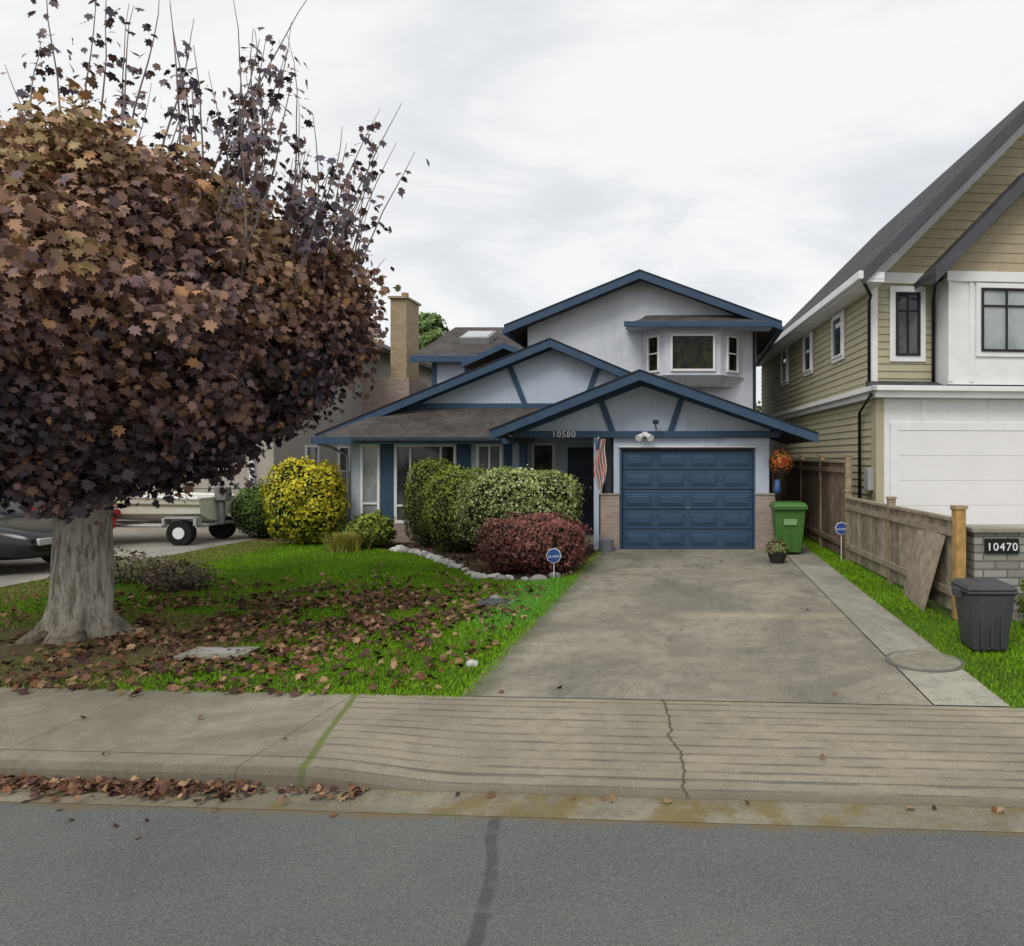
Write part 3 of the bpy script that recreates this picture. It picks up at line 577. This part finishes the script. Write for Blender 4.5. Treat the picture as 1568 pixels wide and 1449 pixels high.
extY('main_gable_wall',[(-.02,5.5),(9.2,5.5),(4.6,10.2)],-.0,.1,shakeM,NR); box('soffit_side',-.42,0,-.69,12.4,5.36,5.42,white,NR); box('gutter_side',-.52,-.42,-.74,12.4,5.40,5.56,white,NR,.015); box('frieze',-.04,1.35,-.05,-.032,5.5,5.72,white,NR,.004)
box('gable_return',-.42,0,-.70,-.5,5.42,5.55,white,NR)
box('bay_body',1.32,4.9,-.6,.0,3.4,5.5,white,NR)
for q in (1.32,1.75,3.9,4.7): box('bay_batten',q,q+.09,-.625,-.601,3.45,5.45,white,NR,.003)
box('bay_head',1.28,4.95,-.66,-.601,5.42,5.62,white,NR,.006)
bL,bA,bR=(.86,5.50),(3.1,7.78),(5.35,5.5)
slabroof('bay_roof',bL,bA,bR,-1.02,3,.12,roofN,NR); beam('bay_rake_left',(bL[0],bL[1]+.05),(bA[0],bA[1]+.05),.28,-1.08,-1.01,fgrey,NR); beam('bay_rake_right',(bA[0],bA[1]+.05),(bR[0],bR[1]+.05),.28,-1.08,-1.01,fgrey,NR)
extY('bay_gable_wall',[(1.3,5.5),(4.92,5.5),(4.92,5.6),(3.1,7.5),(1.3,5.62)],-.58,-.4,shakeM,NR); courses('bay_shake_courses',1.3,4.92,5.63,7.5,-.582,shakeM)
nf=M('black_window_frame',(.02,.02,.022),rough=.5); nglass=glassmat('pale_window_glass',(.24,.28,.29),(.40,.43,.44),1.2)
window('narrow_window',.47,.98,4.03,5.32,-.03,NR,glass,.045,mull=(.725,),trans=(4.95,),fm=nf,tr=.12)
window('bay_window',1.98,3.8,4.05,5.3,-.61,NR,nglass,.045,mull=(2.5,3.1),trans=(4.95,),fm=nf,tr=.1)
for q,hh_ in ((2.2,.95),(5.0,1.0),(7.9,1.0)):
    e=empty('side_window',(-.03,q+.45,0),R(-90)); e.parent=NR; window('side_window',.0,.8,4.3,4.3+hh_,0,e,glass,.05,tr=.09)
b=B(); b.tube([(-.42,-.66,5.4),(-.1,-.2,5.2),(-.1,-.1,5.1),(-.1,-.1,3.4)],[.035]*4,8); b.tube([(.95,-.9,5.42),(1.24,-.1,5.15),(1.24,-.1,3.5)],[.035]*3,8); b.tube([(-.2,-.5,3.2),(-.1,.5,2.9),(-.1,.5,.1)],[.035]*3,8); b.make('downspouts',dark,NR,True)
box('electric_meter',-.16,-.03,-.2,.05,1.3,1.75,M('meter_grey',(.45,.46,.47)),NR,.01)
# ---------------------------------------------------------------- LEFT NEIGHBOUR
NL=empty('grey_stucco_house'); gst=M('grey_beige_stucco',(.42,.385,.335),(.37,.34,.295),1,.9,.5,50,stain=.2)
box('body',-21,-10.9,18.8,31,0,5.8,gst,NL); extY('front_gable_wall',[(-21,5.8),(-10.9,5.8),(-15.95,7.8)],18.8,19,gst,NL)
slabroof('roof',(-21.5,5.68),(-15.95,7.95),(-10.4,5.68),18.2,31.6,.14,roofM,NL); bf=M('brown_fascia',(.09,.08,.075)); beam('rake_r',(-15.95,8.0),(-10.4,5.73),.25,18.14,18.21,bf,NL); beam('rake_l',(-21.5,5.73),(-15.95,8.0),.25,18.14,18.21,bf,NL)
box('side_gutter',-10.42,-10.32,18.2,31.5,5.5,5.66,bf,NL,.01)
box('chimney_stack',-10.1,-9.55,24.2,25.3,3.6,7.3,tanbrick,NL,.01); box('chimney_base',-10.9,-9.35,23.9,25.6,0,4.6,brick,NL,.01); box('chimney_cap',-10.15,-9.5,24.1,25.4,7.3,7.38,tanbrick,NL,.01); b=B(); b.tube([(-9.8,24.7,7.38),(-9.8,24.7,7.6)],[.12,.12],12); b.make('flue',M('clay_flue',(.4,.25,.15)),NL)
box('garage_door',-16.5,-11.5,18.74,18.798,0,2.3,M('beige_door',(.46,.42,.36),rough=.6),NL)
for q in range(1,4): box('garage_door_joint',-16.5,-11.5,18.735,18.739,q*.57,q*.57+.015,bf,NL)
box('garage_trim',-11.5,-11.38,18.72,18.8,0,2.42,white,NL,.005); box('belly_band',-21,-10.85,18.7,18.799,2.7,2.9,bf,NL)
for q in (20.3,22.2):
    e=empty('side_window',(-10.9,q,0),R(90)); e.parent=NL; window('side_window',0,.7,1.5,2.3,0,e,glass,.05)
# ---------------------------------------------------------------- foliage
def shrub(name,cx,cy,z0,rx,ry,h,n,size,lowc,highc,acc=None,pw=2.0,shape=OVAL,rough=.08,core=True,accp=.1,br=1.35):
    e=empty(name); cz=z0+h/2; rz=h/2; off=random.uniform(0,50)
    d=unit(n); r=(np.abs(d)**pw).sum(1)**(-1/pw)
    k=np.array([1+rough*2*mn.noise(Vector(tuple(q*2.6))+Vector((off,0,0)))+rough*mn.noise(Vector(tuple(q*8))+Vector((off,0,0))) for q in d])
    P=np.array((cx,cy,cz))+d*np.array((rx,ry,rz))*(r*k*(1-np.abs(rng.normal(0,.06,n))+np.where(rng.random(n)<.06,rng.uniform(0,.10,n),0)))[:,None]
    P[:,2]=np.maximum(P[:,2],z0+.02)
    pt=np.array([mn.noise(Vector(tuple(q*3.5))+Vector((off+9,0,0))) for q in d])
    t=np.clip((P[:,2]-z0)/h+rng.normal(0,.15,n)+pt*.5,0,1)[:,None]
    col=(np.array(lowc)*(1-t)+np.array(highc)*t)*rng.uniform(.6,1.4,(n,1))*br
    if acc is not None: msk=rng.random(n)<accp; col[msk]=pick(int(msk.sum()),acc)*br
    nr=d+unit(n)*.7; leaves('foliage',P,nr,unit(n)+np.array((0,0,.5)),size*rng.uniform(.7,1.4,n),col,shape,leafM,e)
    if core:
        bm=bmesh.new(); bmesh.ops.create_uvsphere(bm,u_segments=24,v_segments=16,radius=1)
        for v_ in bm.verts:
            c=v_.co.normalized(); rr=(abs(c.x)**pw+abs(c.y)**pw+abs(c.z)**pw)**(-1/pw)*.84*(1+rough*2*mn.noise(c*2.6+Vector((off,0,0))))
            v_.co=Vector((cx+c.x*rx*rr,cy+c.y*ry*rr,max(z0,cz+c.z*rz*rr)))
        me=bpy.data.meshes.new('core'); bm.to_mesh(me); bm.free(); obj('dark_shade_core',me,coreM,e)  # added solid core, inner shade put in as dark colour, keeps foliage opaque
    b=B()
    for i in range(6):
        a=random.uniform(0,6.28); b.tube([(cx+.08*math.cos(a),cy+.08*math.sin(a),0),(cx+rx*.5*math.cos(a),cy+ry*.5*math.sin(a),cz)],[.03,.012],6)
    b.make('stems',M('stem_bark',(.08,.06,.045)),e); return e
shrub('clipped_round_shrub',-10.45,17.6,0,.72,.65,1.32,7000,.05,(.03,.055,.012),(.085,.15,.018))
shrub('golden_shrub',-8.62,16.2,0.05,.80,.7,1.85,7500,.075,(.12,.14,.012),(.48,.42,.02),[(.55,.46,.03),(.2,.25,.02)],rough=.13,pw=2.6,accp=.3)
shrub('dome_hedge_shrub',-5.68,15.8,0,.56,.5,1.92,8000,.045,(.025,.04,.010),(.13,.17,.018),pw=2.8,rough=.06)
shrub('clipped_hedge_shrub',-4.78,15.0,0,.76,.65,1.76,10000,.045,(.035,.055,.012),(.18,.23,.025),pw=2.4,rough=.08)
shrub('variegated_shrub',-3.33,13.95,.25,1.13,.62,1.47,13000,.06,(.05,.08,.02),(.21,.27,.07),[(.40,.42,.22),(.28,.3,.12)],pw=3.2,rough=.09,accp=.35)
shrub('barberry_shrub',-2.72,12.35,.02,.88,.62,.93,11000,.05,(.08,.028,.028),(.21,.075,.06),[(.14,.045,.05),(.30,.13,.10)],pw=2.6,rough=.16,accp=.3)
shrub('small_leafy_shrub',-6.9,15.6,0,.45,.4,.75,2500,.07,(.06,.09,.015),(.2,.24,.03),rough=.2)
shrub('dry_shrub',-8.9,11.3,0,.9,.45,.42,2500,.06,(.10,.085,.05),(.20,.18,.10),[(.1,.04,.05),(.16,.19,.05)],rough=.3,core=False,accp=.3)
shrub('dry_shrub',-7.5,10.6,0,.45,.35,.40,1300,.05,(.06,.03,.035),(.16,.12,.08),rough=.3,core=False)
shrub('wall_side_shrub',4.15,8.2,0,.35,.35,.6,1800,.06,(.06,.1,.02),(.2,.24,.04),rough=.2)
shrub('wall_side_shrub',-7.6,16.2,0,.3,.25,.5,1200,.06,(.05,.08,.02),(.1,.15,.04),rough=.2)
n=900; a=rng.uniform(0,6.28,n); P=np.stack([-7.2+rng.normal(0,.12,n),15.0+rng.normal(0,.1,n),np.full(n,.0)],1); T=np.stack([np.cos(a)*.55,np.sin(a)*.55,np.ones(n)],1)
BL=np.array([(.02,0),(.018,.6),(0,1),(-.018,.6),(-.02,0)]); leaves('ornamental_grass',P,np.stack([np.cos(a),np.sin(a),0*a+.3],1),T,rng.uniform(.25,.5,n),pick(n,[(.4,.36,.06),(.28,.3,.06)]),BL,leafM,None,.25)
# ---------------------------------------------------------------- maple tree
TR=empty('purple_maple_tree'); C=np.array((-6.70,7.9,3.40)); RX,RZ=2.86,1.80
m,nt,tc,p=newmat('maple_bark'); mp=nd(nt,'ShaderNodeMapping',{0:tc,3:(9,9,1.6)}).outputs[0]; a=nz(nt,mp,2.2,5,.75); c_=mix(nt,ss(nt,a,.38,.56),(.20,.17,.135),(.50,.465,.40)); g=ss(nt,nz(nt,tc,3.5,5,.7),.48,.64); c_=mix(nt,ma(nt,'MULTIPLY',g,.45),c_,(.24,.23,.15))
zb=ss(nt,nd(nt,'ShaderNodeSeparateXYZ',{0:tc}).outputs[2],.40,.0); c_=mix(nt,ma(nt,'MULTIPLY',zb,.5),c_,(.19,.15,.095)); fin(nt,p,c_,.9,a,1.0,.06,.15); barkM=m
b=B(); zs=[-.03,.04,.12,.25,.45,.8,1.2,1.6,2.0]; rs=[.46,.385,.33,.285,.262,.25,.25,.27,.26]; n=36
for i,z in enumerate(zs):
    for j in range(n):
        th=2*math.pi*j/n; fl_=max(0,(.5-z)/.5)**1.5; r=rs[i]*(1+.30*fl_*math.cos(th*5+.6)+.14*mn.noise(Vector((math.cos(th)*2,math.sin(th)*2,z*1.2)))+.05*mn.noise(Vector((math.cos(th)*6,math.sin(th)*6,z*2.5))))
        b.v.append((C[0]+r*math.cos(th)+.02*z,C[1]+r*math.sin(th),z)); b.c.append((1,1,1))
for i in range(len(zs)-1):
    for j in range(n): b.f.append((i*n+j,i*n+(j+1)%n,(i+1)*n+(j+1)%n,(i+1)*n+j))
for i in range(11):
    a=i*2*math.pi/11+random.uniform(-.2,.2); el=random.uniform(.4,1.2); pt=Vector((C[0],C[1],1.45+random.uniform(0,.4))); pts_=[tuple(pt)]; d=Vector((math.cos(a)*math.cos(el),math.sin(a)*math.cos(el),math.sin(el)))
    for k in range(6): pt=pt+d*.42; d=(d+Vector((random.uniform(-.15,.15),random.uniform(-.15,.15),.08))).normalized(); pts_.append(tuple(pt))
    b.tube(pts_,[.12,.10,.085,.07,.05,.035,.02],8)
for i in range(5):
    a=i*1.25+.3; b.tube([(C[0]+.25*math.cos(a),C[1]+.25*math.sin(a),.05),(C[0]+.55*math.cos(a),C[1]+.55*math.sin(a),-.01),(C[0]+.9*math.cos(a+.2),C[1]+.9*math.sin(a+.2),-.05)],[.09,.05,.025],8)
b.make('trunk_and_limbs',barkM,TR,True)
nc=3000; d=unit(nc); k=np.array([1+.12*mn.noise(Vector(tuple(q*1.8)))+.20*mn.noise(Vector(tuple(q*5))) for q in d]); rr=k*np.where(rng.random(nc)<.84,rng.uniform(.88,1.0,nc),rng.uniform(.55,.9,nc))
low=np.clip(-d[:,2],0,1); lat=1-.30*low**1.3
CC=C+d*np.stack([RX*lat,RX*lat,np.full(nc,RZ)],1)*rr[:,None]
per=28; N=nc*per; cen=np.repeat(CC,per,0); dd=np.repeat(d,per,0)
P=cen+rng.normal(0,1,(N,3))*np.array((.12,.12,.10)); 
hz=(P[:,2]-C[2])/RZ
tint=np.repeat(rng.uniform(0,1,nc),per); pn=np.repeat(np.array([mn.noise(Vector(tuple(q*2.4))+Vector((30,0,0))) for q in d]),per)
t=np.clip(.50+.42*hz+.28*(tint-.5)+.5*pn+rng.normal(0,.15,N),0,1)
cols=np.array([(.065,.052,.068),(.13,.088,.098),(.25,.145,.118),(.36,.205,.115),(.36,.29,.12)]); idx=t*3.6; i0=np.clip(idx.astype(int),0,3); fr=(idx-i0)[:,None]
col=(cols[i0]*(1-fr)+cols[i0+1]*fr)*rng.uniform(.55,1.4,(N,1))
o_=rng.random(N)<.02; col[o_]=np.array((.46,.24,.11))
Nn=dd*.7+unit(N)*1.0+np.array((0,-.1,.25)); T=np.array((0,0,-1))+unit(N)*.9+dd*.3
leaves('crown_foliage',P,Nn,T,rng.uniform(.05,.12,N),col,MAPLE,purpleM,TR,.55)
b=B(); LP=[];LN=[]
i=0
while i<84:
    a=random.uniform(-.45,math.pi+.45); inc=math.acos(random.uniform(.10,1)); right=i<30
    if right: a=random.uniform(-.5,.9); inc=random.uniform(.6,1.5)
    d=Vector((math.sin(inc)*math.cos(a),math.sin(inc)*math.sin(a),math.cos(inc))); i+=1
    pt=Vector(tuple(C))+Vector((d.x*RX,d.y*RX,d.z*RZ))*.90; dr=(Vector((d.x*(.25 if right else .35),d.y*.25,1))+Vector((random.uniform(-.2,.2),random.uniform(-.15,.15),0))).normalized()
    Ln=random.uniform(.9,2.4) if right else random.uniform(1.2,3.0)*(.70+.30*d.z)
    K=9; pts_=[]
    for k in range(K): pts_.append(pt.copy()); pt=pt+dr*(Ln/(K-1)); dr=(dr+Vector((random.uniform(-.11,.11),random.uniform(-.11,.11),.02))).normalized()
    b.tube([tuple(q) for q in pts_],[.013*(1-.75*k/(K-1)) for k in range(K)],5)
    nl=random.randint(12,38)
    lo2=random.uniform(.05,.4); hi=random.uniform(.65,1.02)
    for j in range(nl):
        s_=random.uniform(lo2,hi); f=s_*(K-1); i0_=min(int(f),K-2); q=pts_[i0_].lerp(pts_[i0_+1],f-i0_)
        o2=Vector((random.gauss(0,1),random.gauss(0,1),random.gauss(0,.6)))*.08; LP.append(tuple(q+o2)); LN.append(tuple(o2.normalized()+Vector((0,-.2,.6))))
b.make('upright_shoots',M('twig_bark',(.28,.24,.22)),TR,True)
N=len(LP); leaves('shoot_leaves',np.array(LP),np.array(LN)+unit(N)*.6,np.array((0,0,-1))+unit(N)*.6,rng.uniform(.06,.12,N),pick(N,[(.08,.065,.09),(.12,.085,.10),(.19,.12,.10)]),MAPLE,purpleM,TR,.4)
# ---------------------------------------------------------------- background trees
def bgtree(name,x,y,h,r,cl,ch,conifer=False,n=5000):
    e=empty(name); b=B(); b.tube([(x,y,0),(x,y,h*.5),(x,y,h*.92)],[.25,.15,.04],8); b.make('trunk',M('bg_bark',(.09,.07,.055)),e)
    if conifer:
        z=rng.uniform(.12,1,n)**.8; a=rng.uniform(0,6.28,n); rad=r*(1-z*.85)*(.35+.65*np.abs(np.sin(z*38+np.sin(a*3))))*rng.uniform(.3,1,n); P=np.stack([x+rad*np.cos(a),y+rad*np.sin(a),z*h],1); d=np.stack([np.cos(a),np.sin(a),0*a+.5],1)
    else:
        nc=160; dc=unit(nc); cp=np.array((x,y,h*.62))+dc*np.array((r,r,h*.38))*rng.uniform(.5,1,(nc,1)); ix=rng.integers(0,nc,n); P=cp[ix]+rng.normal(0,r*.13,(n,3)); d=dc[ix]
    t=np.clip(P[:,2]/h,0,1)[:,None]; leaves('foliage',P,d+unit(n)*.7,unit(n),rng.uniform(.15,.35,n),(np.array(cl)*(1-t)+np.array(ch)*t)*rng.uniform(.6,1.4,(n,1)),OVAL,leafM,e)
bgtree('conifer_tree',-13.9,38,9.5,5.5,(.04,.08,.02),(.14,.22,.06),True,9000)
bgtree('background_tree',-13.2,34,4.6,2.2,(.03,.05,.015),(.10,.13,.03))
bgtree('background_tree',-20,40,9,3.5,(.03,.04,.02),(.09,.10,.03)); bgtree('background_tree',2.6,40,5.2,2.3,(.03,.05,.015),(.08,.11,.03)); bgtree('background_tree',-30,36,8,4,(.03,.04,.02),(.09,.10,.03))
bgtree('background_tree',18,42,8,4,(.03,.04,.02),(.09,.10,.03))
# ---------------------------------------------------------------- vehicles
def car(name,x,y,col,rz):
    e=empty(name,(x,y,0),rz); paint=M(name+'_paint',col,tuple(k*.9 for k in col),2,.22,spec=.5)
    def loft(nm,st,mat,sub=2):
        v=[];f=[]
        for (xx,zb,zt,w_) in st:
            h=zt-zb; half=[(w_*.85,zb),(w_*.98,zb+h*.22),(w_,zb+h*.6),(w_*.95,zb+h*.88),(w_*.82,zt),(w_*.4,zt+.02)]
            ring=half+[(-a,z) for a,z in half[::-1]]; v+=[(xx,a,z) for a,z in ring]
        n=12
        for i in range(len(st)-1):
            for j in range(n): f.append((i*n+j,i*n+(j+1)%n,(i+1)*n+(j+1)%n,(i+1)*n+j))
        f.append(tuple(range(n))); f.append(tuple((len(st)-1)*n+j for j in range(n)))
        me=pymesh(nm,v,f); smooth(me); o=obj(nm,me,mat,e); s_=o.modifiers.new('s','SUBSURF'); s_.levels=sub; s_.render_levels=sub
    loft('body',[(0,.38,.8,.70),(.06,.28,.88,.80),(.5,.22,.93,.87),(1.2,.2,.95,.88),(2.4,.2,.93,.88),(3.3,.2,.90,.88),(4.1,.22,.80,.85),(4.45,.3,.68,.76),(4.5,.38,.6,.66)],paint)
    loft('cabin_glass',[(.45,.86,.92,.74),(1.0,.86,1.33,.70),(1.5,.86,1.40,.69),(2.3,.86,1.40,.69),(2.75,.86,1.25,.72),(3.3,.84,.90,.76)],glass)
    loft('roof_panel',[(.95,1.31,1.355,.56),(1.5,1.38,1.43,.58),(2.3,1.38,1.43,.58),(2.6,1.33,1.35,.56)],paint,1)
    b=B()
    for xx in (.9,3.5):
        for s_ in (-1,1): b.tube([(xx,s_*.72,.32),(xx,s_*.90,.32)],[.32,.32],28)
    b.make('tyres',blk,e); b=B()
    for xx in (.9,3.5):
        for s_ in (-1,1): b.tube([(xx,s_*.89,.32),(xx,s_*.905,.32)],[.2,.2],20)
    b.make('wheel_rims',M('alloy',(.4,.4,.42),rough=.35,metal=.6),e)
    rl=M('red_lens',(.4,.02,.02),rough=.2); hl=M('headlamp_lens',(.6,.6,.6),rough=.15)
    for s_ in (-1,1):
        box('tail_lamp',-.015,.12,min(s_*.5,s_*.78),max(s_*.5,s_*.78),.66,.80,rl,e,.02); box('headlamp',4.34,4.5,min(s_*.42,s_*.68),max(s_*.42,s_*.68),.50,.62,hl,e,.02)
    box('bumper_strip',.2,3.9,-.90,-.875,.50,.54,dark,e,.005); box('bumper_strip',.2,3.9,.875,.90,.50,.54,dark,e,.005)
    b=B(); 
    for xx in (1.05,2.0,2.75): b.tube([(xx,-.73,.92),(xx+(.1 if xx<1.5 else (-.1 if xx>2.5 else 0)),-.60,1.36)],[.02,.02],6); b.tube([(xx,.73,.92),(xx,.60,1.36)],[.02,.02],6)
    b.make('pillars',paint,e); box('mirror',2.7,2.85,-1.02,-.86,.9,1.02,paint,e,.03)
car('black_parked_car',-15.25,12.55,(.010,.014,.014),0); car('red_parked_car',-12.75,15.3,(.62,.02,.02),R(180))
# boat on trailer
BT=empty('boat_on_trailer'); st=[(-11.0,.62,.50,1.04),(-11.6,.68,.50,1.06),(-12.6,.70,.50,1.09),(-13.5,.62,.52,1.14),(-14.2,.42,.60,1.20),(-14.8,.10,.85,1.28)]
v=[];f=[]
for xx,w_,zk,zt in st:
    v+=[(xx,16.7-w_,zt),(xx,16.7-w_*.92,zk+.2),(xx,16.7-w_*.5,zk+.06),(xx,16.7,zk),(xx,16.7+w_*.5,zk+.06),(xx,16.7+w_*.92,zk+.2),(xx,16.7+w_,zt)]
for i in range(len(st)-1):
    for j in range(6): f.append((i*7+j,i*7+j+1,(i+1)*7+j+1,(i+1)*7+j))
f.append(tuple(range(7))); o=obj('hull',pymesh('hull',v,f),M('cream_hull',(.62,.60,.50),(.68,.66,.56),2,.5),BT); sd=o.modifiers.new('s','SOLIDIFY'); sd.thickness=.03
b=B(); b.tube([(q[0],16.7-q[1],q[3]) for q in st],[.04]*6,8); b.tube([(q[0],16.7+q[1],q[3]) for q in st],[.04]*6,8); b.tube([(-11,16.08,1.04),(-11,17.32,1.04)],[.03]*2,8); b.box(-12.3,-12.0,16.1,17.3,.8,.84); b.box(-13.3,-13.0,16.15,17.25,.85,.89); b.make('gunwale_and_seats',white,BT)
b=B(); b.tube([(q[0],16.7-q[1]*.975-.012,q[2]+.72*(q[3]-q[2])) for q in st],[.022]*6,6); b.make('rub_rail',M('rail_olive',(.22,.2,.12)),BT)
mot=B(); mot.box(-11.0,-10.72,16.58,16.82,.95,1.28); mot.box(-10.95,-10.82,16.64,16.76,.4,.95); o=mot.make('outboard_motor',M('motor_grey',(.2,.2,.2),rough=.4),BT); bevel(o,.04,3)
b=B(); b.tube([(-10.9,16.2,.42),(-13.5,16.2,.42),(-15.3,16.7,.42)],[.035]*3,8); b.tube([(-10.9,17.2,.42),(-13.5,17.2,.42),(-15.3,16.7,.42)],[.035]*3,8)
for q in (-11,-11.8,-13): b.tube([(q,16.0,.42),(q,17.4,.42)],[.03]*2,8)
b.tube([(-15.2,16.7,0),(-15.2,16.7,.7)],[.03]*2,8); b.box(-11.65,-11.0,15.9,16.1,.60,.64); b.box(-11.70,-11.64,15.9,16.1,.45,.62); b.box(-11.0,-10.94,15.9,16.1,.45,.62); b.make('trailer_frame',M('galvanised_steel',(.5,.5,.5),rough=.45,metal=.3),BT)
b=B(); b.tube([(-11.32,15.9,.28),(-11.32,16.08,.28)],[.28,.28],24); b.tube([(-11.32,17.3,.28),(-11.32,17.48,.28)],[.28,.28],24); b.make('trailer_tyres',blk,BT); b=B(); b.tube([(-11.32,15.885,.28),(-11.32,15.90,.28)],[.13,.13],20); b.make('trailer_rims',white,BT)
